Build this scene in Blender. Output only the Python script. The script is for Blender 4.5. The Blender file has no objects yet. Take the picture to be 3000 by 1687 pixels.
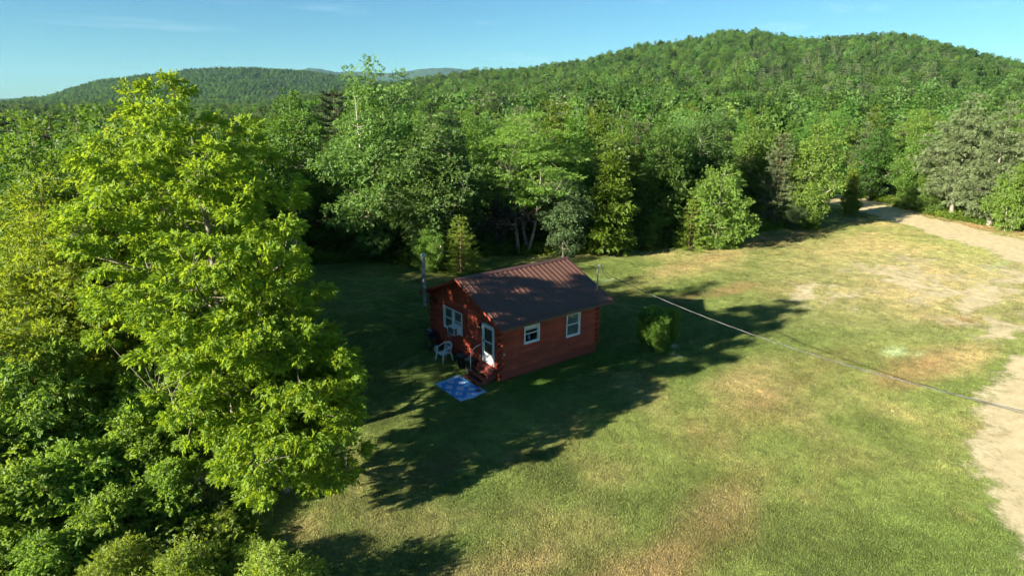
import bpy, math, random
import numpy as np
from mathutils import Vector, Matrix
R = math.radians
S = bpy.context.scene
COL = S.collection

# ------------------------------------------------------------------ camera
cam_d = bpy.data.cameras.new('camera'); cam = bpy.data.objects.new('camera', cam_d); COL.objects.link(cam)
cam_d.sensor_width = 36.0; cam_d.lens = 36.0 * 1806.96 / 3000.0
cam_d.clip_start = 0.5; cam_d.clip_end = 60000
CX, CY, CZ = -16.397, -22.467, 13.322
cam.location = (CX, CY, CZ)
cam.rotation_euler = (math.pi / 2 - 0.293, 0, -0.6495)
S.camera = cam

# ------------------------------------------------------------------ sky, sun, exposure
SUN_FROM = Vector((-2.59, 0.23, 1.0)).normalized()
SUN_EL = math.asin(SUN_FROM.z); SUN_AZ = math.atan2(SUN_FROM.x, SUN_FROM.y)
w = bpy.data.worlds.new('World'); S.world = w; w.use_nodes = True
wn, wl = w.node_tree.nodes, w.node_tree.links
bg = wn['Background']; bg.inputs['Strength'].default_value = 0.05
sky = wn.new('ShaderNodeTexSky'); sky.sky_type = 'NISHITA'; sky.sun_disc = False
sky.sun_elevation = SUN_EL; sky.sun_rotation = SUN_AZ
sky.air_density = 1.0; sky.dust_density = 0.15; sky.ozone_density = 2.2; sky.altitude = 400
tint = wn.new('ShaderNodeMix'); tint.data_type = 'RGBA'; tint.blend_type = 'MULTIPLY'
tint.inputs['Factor'].default_value = 1.0; tint.inputs['B'].default_value = (0.35, .62, .72, 1)
wl.new(sky.outputs[0], tint.inputs['A'])
# thin wisps of cirrus on the sky dome
tc = wn.new('ShaderNodeTexCoord')
mp = wn.new('ShaderNodeMapping'); mp.inputs['Rotation'].default_value = (0.0, 0.0, 0.75); mp.inputs['Scale'].default_value = (1.2, 7.0, 26.0)
wl.new(tc.outputs['Generated'], mp.inputs['Vector'])
nz = wn.new('ShaderNodeTexNoise'); nz.inputs['Scale'].default_value = 1.6; nz.inputs['Detail'].default_value = 6; nz.inputs['Roughness'].default_value = 0.55
wl.new(mp.outputs[0], nz.inputs['Vector'])
rp = wn.new('ShaderNodeMapRange'); rp.inputs['From Min'].default_value = 0.60; rp.inputs['From Max'].default_value = 0.85; rp.inputs['To Max'].default_value = 0.15
wl.new(nz.outputs['Fac'], rp.inputs['Value'])
cm = wn.new('ShaderNodeMix'); cm.data_type = 'RGBA'; cm.inputs['B'].default_value = (7.5, 8.3, 8.8, 1)
wl.new(rp.outputs[0], cm.inputs['Factor']); wl.new(tint.outputs['Result'], cm.inputs['A'])
wl.new(cm.outputs['Result'], bg.inputs['Color'])
sun_d = bpy.data.lights.new('sun', 'SUN'); sun_d.energy = 5.0; sun_d.angle = R(0.55); sun_d.color = (1.0, 0.90, 0.74)
sun = bpy.data.objects.new('sun', sun_d); COL.objects.link(sun)
sun.rotation_euler = (-SUN_FROM).to_track_quat('-Z', 'Y').to_euler(); sun.location = (-60, 5, 40)
S.view_settings.view_transform = 'Standard'; S.view_settings.look = 'None'
S.view_settings.gamma = 1.0; S.view_settings.use_curve_mapping = False
S.view_settings.exposure = 1.9
S.render.engine = 'CYCLES'
cy = S.cycles
cy.max_bounces = 6; cy.diffuse_bounces = 3; cy.glossy_bounces = 2; cy.transmission_bounces = 3; cy.volume_bounces = 0
cy.transparent_max_bounces = 6; cy.caustics_reflective = False; cy.caustics_refractive = False
cy.use_denoising = True; cy.denoising_input_passes = 'RGB_ALBEDO'
cy.use_adaptive_sampling = True; cy.adaptive_threshold = 0.015

# ------------------------------------------------------------------ helpers
def lerp(a, b, t): return a + (b - a) * t
def sstep(a, b, x):
    t = np.clip((x - a) / (b - a), 0, 1); return t * t * (3 - 2 * t)
def _h(ix, iy, s):
    n = (ix.astype(np.int64) * 374761393 + iy.astype(np.int64) * 668265263 + s * 1442695041) & 0x7fffffff
    n = ((n ^ (n >> 13)) * 1274126177) & 0x7fffffff
    return ((n ^ (n >> 16)) & 0xffff) / 65535.0
def vnoise(x, y, s=0):
    x = np.asarray(x, float); y = np.asarray(y, float)
    ix = np.floor(x); iy = np.floor(y); fx = x - ix; fy = y - iy
    fx = fx * fx * (3 - 2 * fx); fy = fy * fy * (3 - 2 * fy)
    a = _h(ix, iy, s); b = _h(ix + 1, iy, s); c = _h(ix, iy + 1, s); d = _h(ix + 1, iy + 1, s)
    return (a * (1 - fx) + b * fx) * (1 - fy) + (c * (1 - fx) + d * fx) * fy
def fbm(x, y, s=0, o=4):
    t = 0; a = 0.5; f = 1.0; n = 0
    for i in range(o):
        t = t + a * vnoise(x * f + 17.3 * i, y * f - 9.1 * i, s + i); n += a; a *= 0.5; f *= 2.03
    return t / n

def mesh_np(name, V, F, mats=(), attrs=None, smooth=False, midx=None):
    """V (n,3), F (m,k) numpy -> mesh"""
    me = bpy.data.meshes.new(name)
    V = np.ascontiguousarray(V, np.float32); F = np.ascontiguousarray(F, np.int32)
    m, k = F.shape
    me.vertices.add(len(V)); me.vertices.foreach_set('co', V.ravel())
    me.loops.add(m * k); me.loops.foreach_set('vertex_index', F.ravel())
    me.polygons.add(m); me.polygons.foreach_set('loop_start', np.arange(0, m * k, k, dtype=np.int32))
    if smooth: me.polygons.foreach_set('use_smooth', np.ones(m, bool))
    for mt in mats: me.materials.append(mt)
    if midx is not None: me.polygons.foreach_set('material_index', np.ascontiguousarray(midx, np.int32))
    for n, a in (attrs or {}).items():
        a = np.ascontiguousarray(a, np.float32)
        if a.ndim == 1: me.attributes.new(n, 'FLOAT', 'POINT').data.foreach_set('value', a)
        else: me.attributes.new(n, 'FLOAT_COLOR', 'POINT').data.foreach_set('color', np.c_[a, np.ones(len(a), np.float32)].astype(np.float32).ravel())
    me.update(calc_edges=True); return me

class MB:
    """collects boxes, tubes, lathes into one mesh"""
    def __init__(s): s.v = []; s.f = []; s.sm = []
    def add(s, vs, fs, smooth=False):
        o = len(s.v); s.v += [tuple(p) for p in vs]; s.f += [tuple(i + o for i in f) for f in fs]; s.sm += [smooth] * len(fs); return s
    def box(s, x0, x1, y0, y1, z0, z1, M=None, b=0.0):
        if b > 0:
            P = []
            for (zz, i) in ((z0, b), (z0 + b, 0), (z1 - b, 0), (z1, b)):
                j = 0 if i == 0 else i
                for (px, py) in ((x0 + j + b, y0 + j), (x1 - j - b, y0 + j), (x1 - j, y0 + j + b), (x1 - j, y1 - j - b), (x1 - j - b, y1 - j), (x0 + j + b, y1 - j), (x0 + j, y1 - j - b), (x0 + j, y0 + j + b)):
                    P.append(Vector((px, py, zz)))
            F = [tuple(range(7, -1, -1)), tuple(range(24, 32))]
            for r in range(3):
                for c in range(8): F.append((r * 8 + c, r * 8 + (c + 1) % 8, r * 8 + 8 + (c + 1) % 8, r * 8 + 8 + c))
        else:
            P = [Vector(q) for q in ((x0, y0, z0), (x1, y0, z0), (x1, y1, z0), (x0, y1, z0), (x0, y0, z1), (x1, y0, z1), (x1, y1, z1), (x0, y1, z1))]
            F = [(0, 3, 2, 1), (4, 5, 6, 7), (0, 1, 5, 4), (1, 2, 6, 5), (2, 3, 7, 6), (3, 0, 4, 7)]
        if M is not None: P = [M @ q for q in P]
        return s.add(P, F)
    def tube(s, pts, rad, n=8, caps=True):
        pts = [Vector(p) for p in pts]
        rad = [rad] * len(pts) if not hasattr(rad, '__len__') else rad
        V = []; F = []; up = None
        for i, p in enumerate(pts):
            t = (pts[min(i + 1, len(pts) - 1)] - pts[max(i - 1, 0)]).normalized()
            if up is None:
                up = Vector((0, 0, 1)) if abs(t.z) < .9 else Vector((1, 0, 0))
            a = (up - t * up.dot(t)).normalized(); up = a; b = t.cross(a)
            for k in range(n):
                an = 2 * math.pi * k / n; V.append(p + (a * math.cos(an) + b * math.sin(an)) * rad[i])
        for i in range(len(pts) - 1):
            for k in range(n): F.append((i * n + k, i * n + (k + 1) % n, (i + 1) * n + (k + 1) % n, (i + 1) * n + k))
        s.add(V, F, True)
        if caps:
            o = len(s.v) - len(V); m = (len(pts) - 1) * n
            s.f += [tuple(o + k for k in range(n - 1, -1, -1)), tuple(o + m + k for k in range(n))]; s.sm += [False, False]
        return s
    def lathe(s, prof, c=(0, 0, 0), n=20):
        V = []; F = []
        for r, z in prof:
            for k in range(n):
                an = 2 * math.pi * k / n; V.append((c[0] + r * math.cos(an), c[1] + r * math.sin(an), c[2] + z))
        for i in range(len(prof) - 1):
            for k in range(n): F.append((i * n + k, i * n + (k + 1) % n, (i + 1) * n + (k + 1) % n, (i + 1) * n + k))
        return s.add(V, F, True)
    def prism(s, poly, x0, x1, axis='x'):
        n = len(poly)
        mk = {'x': lambda t, p: (t, p[0], p[1]), 'y': lambda t, p: (p[0], t, p[1]), 'z': lambda t, p: (p[0], p[1], t)}[axis]
        V = [mk(x0, p) for p in poly] + [mk(x1, p) for p in poly]
        F = [tuple(range(n - 1, -1, -1)), tuple(range(n, 2 * n))] + [(i, (i + 1) % n, n + (i + 1) % n, n + i) for i in range(n)]
        return s.add(V, F)
    def mesh(s, name, mat):
        me = bpy.data.meshes.new(name); me.from_pydata(s.v, [], s.f)
        me.polygons.foreach_set('use_smooth', s.sm); me.materials.append(mat); me.validate(); me.update(); return me
    def build(s, name, mat, parent=None): return obj(name, s.mesh(name, mat), parent)

def obj(name, me, parent=None, loc=None):
    o = bpy.data.objects.new(name, me); COL.objects.link(o)
    if parent is not None: o.parent = parent
    if loc is not None: o.location = loc
    return o
def tag(o, label=None, cat=None, group=None, kind=None):
    if label: o['label'] = label
    if cat: o['category'] = cat
    if group: o['group'] = group
    if kind: o['kind'] = kind
    return o
def thing(name, loc, label, cat, group=None, rz=0.0):
    o = bpy.data.objects.new(name, None); COL.objects.link(o); o.location = loc; o.rotation_euler = (0, 0, rz); o.empty_display_size = 0.3
    return tag(o, label, cat, group)

# ------------------------------------------------------------------ materials
def mat(name, col, rough=0.7, metal=0.0, spec=0.4, noise=None, bump=None, rand=0.0):
    """noise=(scale, amount, detail), bump=(scale, strength, distance), rand = per-object value variation"""
    m = bpy.data.materials.new(name); m.use_nodes = True; n, l = m.node_tree.nodes, m.node_tree.links
    b = n['Principled BSDF']; b.inputs['Roughness'].default_value = rough; b.inputs['Metallic'].default_value = metal
    b.inputs['Specular IOR Level'].default_value = spec
    b.inputs['Base Color'].default_value = (*col, 1); src = None
    tcn = n.new('ShaderNodeTexCoord')
    if noise:
        t = n.new('ShaderNodeTexNoise'); t.inputs['Scale'].default_value = noise[0]; t.inputs['Detail'].default_value = noise[2] if len(noise) > 2 else 5
        l.new(tcn.outputs['Object'], t.inputs['Vector'])
        r = n.new('ShaderNodeMapRange'); r.inputs['From Min'].default_value = .25; r.inputs['From Max'].default_value = .75
        r.inputs['To Min'].default_value = 1 - noise[1]; r.inputs['To Max'].default_value = 1 + noise[1]; l.new(t.outputs['Fac'], r.inputs['Value']); src = r.outputs[0]
    if rand:
        oi = n.new('ShaderNodeObjectInfo'); r2 = n.new('ShaderNodeMapRange'); r2.inputs['To Min'].default_value = 1 - rand; r2.inputs['To Max'].default_value = 1 + rand
        l.new(oi.outputs['Random'], r2.inputs['Value'])
        if src is None: src = r2.outputs[0]
        else:
            mu = n.new('ShaderNodeMath'); mu.operation = 'MULTIPLY'; l.new(src, mu.inputs[0]); l.new(r2.outputs[0], mu.inputs[1]); src = mu.outputs[0]
    if src is not None:
        v = n.new('ShaderNodeVectorMath'); v.operation = 'SCALE'; v.inputs[0].default_value = col; l.new(src, v.inputs['Scale']); l.new(v.outputs[0], b.inputs['Base Color'])
    if bump:
        t = n.new('ShaderNodeTexNoise'); t.inputs['Scale'].default_value = bump[0]; t.inputs['Detail'].default_value = 6
        l.new(tcn.outputs['Object'], t.inputs['Vector'])
        bn = n.new('ShaderNodeBump'); bn.inputs['Strength'].default_value = bump[1]; bn.inputs['Distance'].default_value = bump[2]
        l.new(t.outputs['Fac'], bn.inputs['Height']); l.new(bn.outputs[0], b.inputs['Normal'])
    return m

def leaf_mat(name, ca, cb, tr, amount=0.42, rough=0.5, spec=0.22, rand=0.28, hue=0.03):
    m = bpy.data.materials.new(name); m.use_nodes = True; n, l = m.node_tree.nodes, m.node_tree.links
    b = n['Principled BSDF']; b.inputs['Roughness'].default_value = rough; b.inputs['Specular IOR Level'].default_value = spec
    at = n.new('ShaderNodeAttribute'); at.attribute_name = 'tint'
    oi = n.new('ShaderNodeObjectInfo')
    hs = n.new('ShaderNodeHueSaturation')
    r1 = n.new('ShaderNodeMapRange'); r1.inputs['To Min'].default_value = .5 - hue * .8; r1.inputs['To Max'].default_value = .5 + hue * .25; l.new(oi.outputs['Random'], r1.inputs['Value'])
    m7 = n.new('ShaderNodeMath'); m7.operation = 'MULTIPLY'; m7.inputs[1].default_value = 7.31; l.new(oi.outputs['Random'], m7.inputs[0])
    fr = n.new('ShaderNodeMath'); fr.operation = 'FRACT'; l.new(m7.outputs[0], fr.inputs[0])
    r2 = n.new('ShaderNodeMapRange'); r2.inputs['To Min'].default_value = 1 - rand; r2.inputs['To Max'].default_value = 1 + rand; l.new(fr.outputs[0], r2.inputs['Value'])
    l.new(r1.outputs[0], hs.inputs['Hue']); l.new(r2.outputs[0], hs.inputs['Value'])
    mx = n.new('ShaderNodeMix'); mx.data_type = 'RGBA'; mx.inputs['A'].default_value = (*ca, 1); mx.inputs['B'].default_value = (*cb, 1)
    l.new(at.outputs['Fac'], mx.inputs['Factor']); l.new(mx.outputs['Result'], hs.inputs['Color']); l.new(hs.outputs[0], b.inputs['Base Color'])
    t = n.new('ShaderNodeBsdfTranslucent')
    hs2 = n.new('ShaderNodeHueSaturation'); hs2.inputs['Color'].default_value = (*tr, 1); l.new(r1.outputs[0], hs2.inputs['Hue']); l.new(r2.outputs[0], hs2.inputs['Value'])
    l.new(hs2.outputs[0], t.inputs['Color'])
    ms = n.new('ShaderNodeMixShader'); ms.inputs[0].default_value = amount
    l.new(b.outputs[0], ms.inputs[1]); l.new(t.outputs[0], ms.inputs[2]); l.new(ms.outputs[0], n['Material Output'].inputs['Surface'])
    return m

HAZE = 2.3e-5
M = {}
M['ash_leaf'] = leaf_mat('ash_leaf', (.104, .196, .021), (.195, .30, .027), (.365, .50, .026), .47, hue=.006, rand=.08)
M['hill_leaf_shaded'] = leaf_mat('hill_leaf_shaded', (0.036, 0.084, 0.018), (0.068, 0.134, 0.026), (0.11, 0.21, 0.02), 0.34, hue=.02)  # hill crowns: leaf colour darkened to stand in for missing self-shadow
M['hill_leaf_half_shaded'] = leaf_mat('hill_leaf_half_shaded', (0.054, 0.115, 0.022), (0.094, 0.168, 0.032), (0.145, 0.26, 0.022), 0.34, hue=.02)  # hill crowns: milder darkening, crown shade put into the leaf colour
M['larch_leaf'] = leaf_mat('larch_leaf', (.11, .19, .028), (.2, .28, .04), (.28, .38, .03), 0.36, hue=.006, rand=.1)
M['elm_leaf'] = leaf_mat('elm_leaf', (0.125, 0.2, 0.024), (0.215, 0.28, 0.034), (0.36, 0.46, 0.024), 0.44, hue=.006, rand=.08)
M['cherry_leaf'] = leaf_mat('cherry_leaf', (0.085, 0.17, 0.03), (0.155, 0.25, 0.05), (0.24, 0.39, 0.035), 0.42, hue=.01, rand=.1)
M['sapling_leaf'] = leaf_mat('sapling_leaf', (0.105, 0.2, 0.032), (0.185, 0.29, 0.048), (0.3, 0.46, 0.038), 0.44, hue=.012, rand=.15)
M['willow_leaf'] = leaf_mat('willow_leaf', (0.13, 0.21, 0.035), (0.23, 0.31, 0.055), (0.36, 0.47, 0.03), 0.42, hue=.012, rand=.12)
M['maple_leaf'] = leaf_mat('maple_leaf', (0.052, 0.128, 0.022), (0.096, 0.2, 0.034), (0.17, 0.33, 0.025), 0.38, hue=.02)
M['poplar_leaf'] = leaf_mat('poplar_leaf', (0.07, 0.152, 0.036), (0.13, 0.238, 0.06), (0.18, 0.34, 0.042), 0.36, hue=.015)
M['birch_leaf'] = leaf_mat('birch_leaf', (0.082, 0.165, 0.026), (0.145, 0.24, 0.044), (0.23, 0.38, 0.026), 0.38, hue=.02)
M['bright_leaf'] = leaf_mat('bright_leaf', (0.09, 0.16, 0.02), (0.16, 0.235, 0.028), (0.27, 0.38, 0.02), 0.42)
M['apple_leaf'] = leaf_mat('apple_leaf', (0.05, 0.11, 0.04), (0.09, 0.16, 0.06), (0.12, 0.22, 0.04), 0.32)
M['pine_needle'] = leaf_mat('pine_needle', (.11, .155, .062), (.19, .24, .11), (.17, .23, .07), 0.25, hue=.012, rand=.15)
M['spruce_needle'] = leaf_mat('spruce_needle', (0.035, 0.065, 0.025), (0.06, 0.095, 0.04), (0.05, 0.09, 0.02), 0.15)
M['cedar_leaf'] = leaf_mat('cedar_leaf', (.07, .165, .024), (.15, .27, .045), (.18, .30, .025), .32, hue=.004, rand=.05)
M['fern_leaf'] = leaf_mat('fern_leaf', (0.1, 0.19, 0.022), (0.2, 0.29, 0.035), (0.28, 0.4, 0.025), 0.4)
M['under_leaf'] = leaf_mat('under_leaf', (0.05, 0.1, 0.02), (0.1, 0.17, 0.03), (0.16, 0.26, 0.025), 0.36)
M['bark_grey'] = mat('bark_grey', (0.22, 0.19, 0.16), 0.9, noise=(6, .35), bump=(14, .6, .03))
M['bark_ash'] = mat('bark_ash', (0.21, 0.18, 0.145), .9, noise=(6, .35), bump=(14, .6, .03))
M['bark_pale'] = mat('bark_pale', (0.38, 0.34, 0.28), 0.85, noise=(5, .35), bump=(14, .5, .02))
M['bark_brown'] = mat('bark_brown', (0.14, 0.09, 0.06), 0.9, noise=(6, .35), bump=(14, .6, .03))
M['bark_pine'] = mat('bark_pine', (0.24, 0.14, 0.09), 0.9, noise=(5, .35), bump=(12, .6, .03))
M['bark_dead'] = mat('bark_dead', (0.06, 0.052, 0.046), 0.9, noise=(6, .3))

# ------------------------------------------------------------------ lawn tones and ground
ROADC = np.array([(90, 42), (80, 29), (73.5, 19), (69, 12), (64.5, 5.8), (60, -0.6), (54, -8.2), (46, -14.2), (36, -17.3), (26, -17.4), (18.5, -18.0), (12.5, -19.6), (6.5, -22.6), (-1, -28), (-10, -36)], float)
def dense(P, n=12):
    P = np.asarray(P, float); Q = np.vstack([2 * P[0] - P[1], P, 2 * P[-1] - P[-2]]); out = []
    for i in range(1, len(Q) - 2):
        for t in np.linspace(0, 1, n, endpoint=False):
            a, b, c, d = Q[i - 1], Q[i], Q[i + 1], Q[i + 2]
            out.append(.5 * ((2 * b) + (c - a) * t + (2 * a - 5 * b + 4 * c - d) * t * t + (3 * b - a - 3 * c + d) * t ** 3))
    return np.array(out + [P[-1]])
ROAD = dense(ROADC)
def road_dist(x, y):
    x = np.asarray(x, float); y = np.asarray(y, float); d = np.full(x.shape, 1e9)
    for i in range(len(ROAD) - 1):
        a, b = ROAD[i], ROAD[i + 1]; ab = b - a; L2 = (ab ** 2).sum()
        t = np.clip(((x - a[0]) * ab[0] + (y - a[1]) * ab[1]) / L2, 0, 1)
        d = np.minimum(d, np.hypot(x - a[0] - t * ab[0], y - a[1] - t * ab[1]))
    return d
# bare patches of sandy soil in the lawn: x, y, rx, ry, strength
BARE = [(28, -.3, 5.5, 1.3, .9), (29.5, -2.8, 5, 1.2, .7), (39, -3.0, 7, 1.6, .62), (36.5, -6.2, 7, 1.6, .8), (33.5, -9.6, 6, 1.7, .95), (29, -12.0, 4.5, 1.5, 1.0), (44, -9.5, 6, 1.6, .9), (36, -13.2, 6, 1.3, .8),
        (-0.9, 2.6, .9, 1.3, .55), (9.0, -2.7, .9, .5, .8), (-1.6, 6.0, 2.2, .3, .6), (24, 13.5, 6, .6, .55), (70, 12, 6, 5, .9), (74, 17, 5, 5, .9)]
RED = [(17.8, 3.2, 3.2, .9, .8), (23, 2.5, 3.5, 1.0, .8), (14.2, 6.2, 2.5, 1.0, .6), (6, -9.5, 4, 1.6, .5), (14, -8.5, 5, 1.5, .6), (18, -11.5, 4.5, 1.4, .8), (41, 10, 9, 1.8, .8), (30, 9, 6, 1.2, .5), (66, 0.5, 3.0, 7, 1.0), (69.5, 5.5, 3, 4, 1.0), (-2.6, -13, 3.5, 1.3, .7), (2.5, -12, 3, 1, .4), (-6.4, -4.6, 1.4, .6, .7), (28.5, -10.3, 2.5, .7, .9)]
TAN = [(11, -7.0, 4.5, 1.5, .9), (8.5, -8.2, 4, 1.3, .7), (-8.0, -10.3, 2.8, 1.3, .9), (-4.5, -13.0, 3, 1.4, .9), (0, -12.5, 2.5, 1.0, .6), (-3.6, -5.6, .8, .4, .9), (22, -12.5, 5, 1.3, .9), (25, 8, 9, 2.5, .6), (45, 4, 12, 4, .5), (-11.5, -4.6, 1.0, .8, .6), (33, -6, 12, 6, .5)]
PALE = [(19.9, -10.0, .95, .55, 1.0), (17.5, 9.8, 1.2, .6, .5), (20.6, -10.9, .7, .3, .4), (47, -7.0, 3, .5, .5)]
def patches(L, x, y, jit=.35):
    nx = (fbm(x * .35, y * .35, 50) - .5) * 2; o = np.zeros_like(x)
    for (a, b, rx, ry, s) in L:
        d = np.hypot((x - a) / rx, (y - b) / ry) + nx * jit * 1.6
        o = np.maximum(o, s * (1 - sstep(.1, 1.35, d)))
    return o
def bare_amt(x, y):
    rd = road_dist(x, y) + (fbm(x * .5, y * .5, 3) - .5) * 2.6
    wx = x + (fbm(x * .25, y * .25, 81) - .5) * 6; wy = y + (fbm(x * .25 + 9, y * .25, 82) - .5) * 5
    reg = np.exp(-(((x - 36) / 13) ** 2 + ((y + 6) / 7.5) ** 2))
    b = np.maximum(1 - sstep(2.3, 4.2, rd), np.maximum(patches(BARE, wx, wy) * .9, reg * sstep(.42, .62, fbm(x * .22, y * .22, 83, 5)) * 1.0))
    return np.clip(b, 0, 1)
def lawn_rgb(x, y):
    """albedo of the turf itself"""
    x = np.asarray(x, float); y = np.asarray(y, float)
    n1 = fbm(x * .10, y * .10, 11); n2 = fbm(x * .33, y * .33, 23); n3 = fbm(x * 1.3, y * 1.3, 31, 3); n4 = vnoise(x * 6, y * 6, 5)
    g = np.array([0.126, 0.178, 0.042]); dk = np.array([0.088, 0.122, 0.030]); tan = np.array([0.37, 0.29, 0.135]); red = np.array([0.27, 0.165, 0.085]); pale = np.array([0.36, 0.44, 0.23]); yel = np.array([0.185, 0.23, 0.062])
    c = lerp(g, yel, sstep(.42, .72, n1)[..., None])
    c = lerp(c, dk, (sstep(.5, .8, n2) * .6)[..., None])
    dry = np.clip(patches(TAN, x, y) * 1.0 + sstep(.55, .8, fbm(x * .22 + 40, y * .22, 71)) * .5 + sstep(16, 40, x + .3 * y) * .26, 0, 1)
    c = lerp(c, tan, (dry * (.45 + .55 * n3))[..., None])
    c = lerp(c, np.array([.40, .335, .19]), (np.exp(-(((x - 37) / 15) ** 2 + ((y + 5) / 9) ** 2)) * (.22 + .42 * n3))[..., None])
    rd = np.clip(patches(RED, x, y) * .8 + sstep(.66, .85, fbm(x * .3 - 20, y * .3, 91)) * .35, 0, 1)
    c = lerp(c, red, (rd * (.5 + .5 * n3))[..., None])
    c = lerp(c, pale, (patches(PALE, x, y, .2) * .9)[..., None])
    # darker, greener strip close to the cabin
    c = lerp(c, np.array([0.07, 0.15, 0.02]), (np.exp(-((y + 1.0) / 1.2) ** 2) * sstep(-1, 1, x) * (1 - sstep(7, 11, x)) * .8)[..., None])
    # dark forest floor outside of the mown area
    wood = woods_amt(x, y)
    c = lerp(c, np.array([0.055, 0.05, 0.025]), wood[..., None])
    return c * (.80 + .42 * n3 + .22 * (n4 - .5))[..., None]
# edge of the wood seen from above: azimuth about the lawn -> distance
EDGE = np.array([(-14.2, -12), (-13.6, -4.5), (-12.5, 0.5), (-12.6, 6), (-13, 14), (-9, 24), (-2, 31), (5, 26.5), (9, 21.8), (14, 22.5), (19, 19.5), (24, 16.2), (31, 13.5), (34.5, 11.0), (38, 12.5), (47, 13), (50, 10.6), (56, 14.5), (64, 22), (72, 28), (79, 22), (75, 13), (70.5, 7), (68, 0), (66.5, -7), (70, -22)], float)
def woods_amt(x, y):
    # inside polygon test of the clearing
    P = np.vstack([EDGE, [(70, -60), (-60, -60), (-60, -12)]])
    ins = np.zeros(x.shape, bool); d = np.full(x.shape, 1e9)
    for i in range(len(P)):
        a, b = P[i], P[(i + 1) % len(P)]
        cond = ((a[1] > y) != (b[1] > y))
        with np.errstate(divide='ignore', invalid='ignore'):
            xi = (b[0] - a[0]) * (y - a[1]) / (b[1] - a[1] + 1e-12) + a[0]
        ins ^= cond & (x < xi)
        ab = b - a; t = np.clip(((x - a[0]) * ab[0] + (y - a[1]) * ab[1]) / (ab ** 2).sum(), 0, 1)
        d = np.minimum(d, np.hypot(x - a[0] - t * ab[0], y - a[1] - t * ab[1]))
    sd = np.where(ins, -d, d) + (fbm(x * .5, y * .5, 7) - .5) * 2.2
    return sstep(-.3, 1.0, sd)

def gz(x, y): return (fbm(np.asarray(x, float) * .07, np.asarray(y, float) * .07, 4, 2) - .5) * .16 * sstep(9, 16, np.hypot(np.asarray(x, float) - 1, np.asarray(y, float) - 2))

def grow(a, b, st, far):
    c = list(np.arange(a, b + 1e-6, st)); s = st
    while c[-1] < far: s *= 1.35; c.append(c[-1] + s)
    s = st
    while c[0] > -far: s *= 1.35; c.insert(0, c[0] - s)
    return np.array(c)
gx = grow(-24, 82, .45, 15000); gy = grow(-24, 36, .45, 15000)
X, Y = np.meshgrid(gx, gy, indexing='ij'); xf, yf = X.ravel(), Y.ravel()
nX, nY = X.shape
near = (np.abs(xf) < 200) & (np.abs(yf) < 200)
rgb = np.tile(np.array([[0.05, 0.05, 0.025]]), (len(xf), 1)); bare = np.zeros(len(xf)); zz = np.zeros(len(xf)); wd = np.ones(len(xf))
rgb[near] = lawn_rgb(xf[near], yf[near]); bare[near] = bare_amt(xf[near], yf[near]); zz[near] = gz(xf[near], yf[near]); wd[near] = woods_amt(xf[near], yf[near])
bare *= 1 - .0 * wd
ii, jj = np.meshgrid(np.arange(nX - 1), np.arange(nY - 1), indexing='ij'); q = (ii * nY + jj).ravel()
F = np.c_[q, q + nY, q + nY + 1, q + 1]

def ground_mat():
    m = bpy.data.materials.new('turf'); m.use_nodes = True; n, l = m.node_tree.nodes, m.node_tree.links
    b = n['Principled BSDF']; b.inputs['Roughness'].default_value = .95; b.inputs['Specular IOR Level'].default_value = .1
    a1 = n.new('ShaderNodeAttribute'); a1.attribute_name = 'tone'; a2 = n.new('ShaderNodeAttribute'); a2.attribute_name = 'bare'
    tcn = n.new('ShaderNodeTexCoord')
    def noise(sc, det, ro=.6):
        t = n.new('ShaderNodeTexNoise'); t.inputs['Scale'].default_value = sc; t.inputs['Detail'].default_value = det; t.inputs['Roughness'].default_value = ro; l.new(tcn.outputs['Object'], t.inputs['Vector']); return t.outputs['Fac']
    def mr(s, a, bb, c, d):
        r = n.new('ShaderNodeMapRange'); r.inputs['From Min'].default_value = a; r.inputs['From Max'].default_value = bb; r.inputs['To Min'].default_value = c; r.inputs['To Max'].default_value = d; l.new(s, r.inputs['Value']); return r.outputs[0]
    def math_(op, s, t):
        x = n.new('ShaderNodeMath'); x.operation = op
        for i, v in enumerate((s, t)):
            if isinstance(v, (int, float)): x.inputs[i].default_value = v
            else: l.new(v, x.inputs[i])
        return x.outputs[0]
    fine = noise(9, 8, .75); mid = noise(1.6, 6, .65); big = noise(.5, 4)
    vs = n.new('ShaderNodeVectorMath'); vs.operation = 'SCALE'; l.new(a1.outputs['Color'], vs.inputs[0])
    l.new(math_('MULTIPLY', mr(fine, .3, .7, .45, 1.5), mr(mid, .3, .7, .8, 1.2)), vs.inputs['Scale'])
    sand = n.new('ShaderNodeMix'); sand.data_type = 'RGBA'; sand.inputs['A'].default_value = (0.385, 0.315, 0.175, 1); sand.inputs['B'].default_value = (0.55, 0.485, 0.295, 1)
    l.new(mr(math_('ADD', math_('MULTIPLY', mid, .6), math_('MULTIPLY', fine, .4)), .35, .62, 0, 1), sand.inputs['Factor'])
    msk = mr(math_('ADD', a2.outputs['Fac'], math_('MULTIPLY', math_('SUBTRACT', math_('ADD', math_('MULTIPLY', mid, .55), math_('MULTIPLY', fine, .45)), .5), 2.6)), .22, .85, 0, 1)
    mx = n.new('ShaderNodeMix'); mx.data_type = 'RGBA'; l.new(msk, mx.inputs['Factor']); l.new(vs.outputs[0], mx.inputs['A']); l.new(sand.outputs['Result'], mx.inputs['B'])
    l.new(mx.outputs['Result'], b.inputs['Base Color'])
    bn = n.new('ShaderNodeBump'); bn.inputs['Strength'].default_value = .7; bn.inputs['Distance'].default_value = .05
    l.new(math_('ADD', fine, math_('MULTIPLY', mid, .8)), bn.inputs['Height']); l.new(bn.outputs[0], b.inputs['Normal'])
    return m
M['turf'] = ground_mat()
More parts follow.
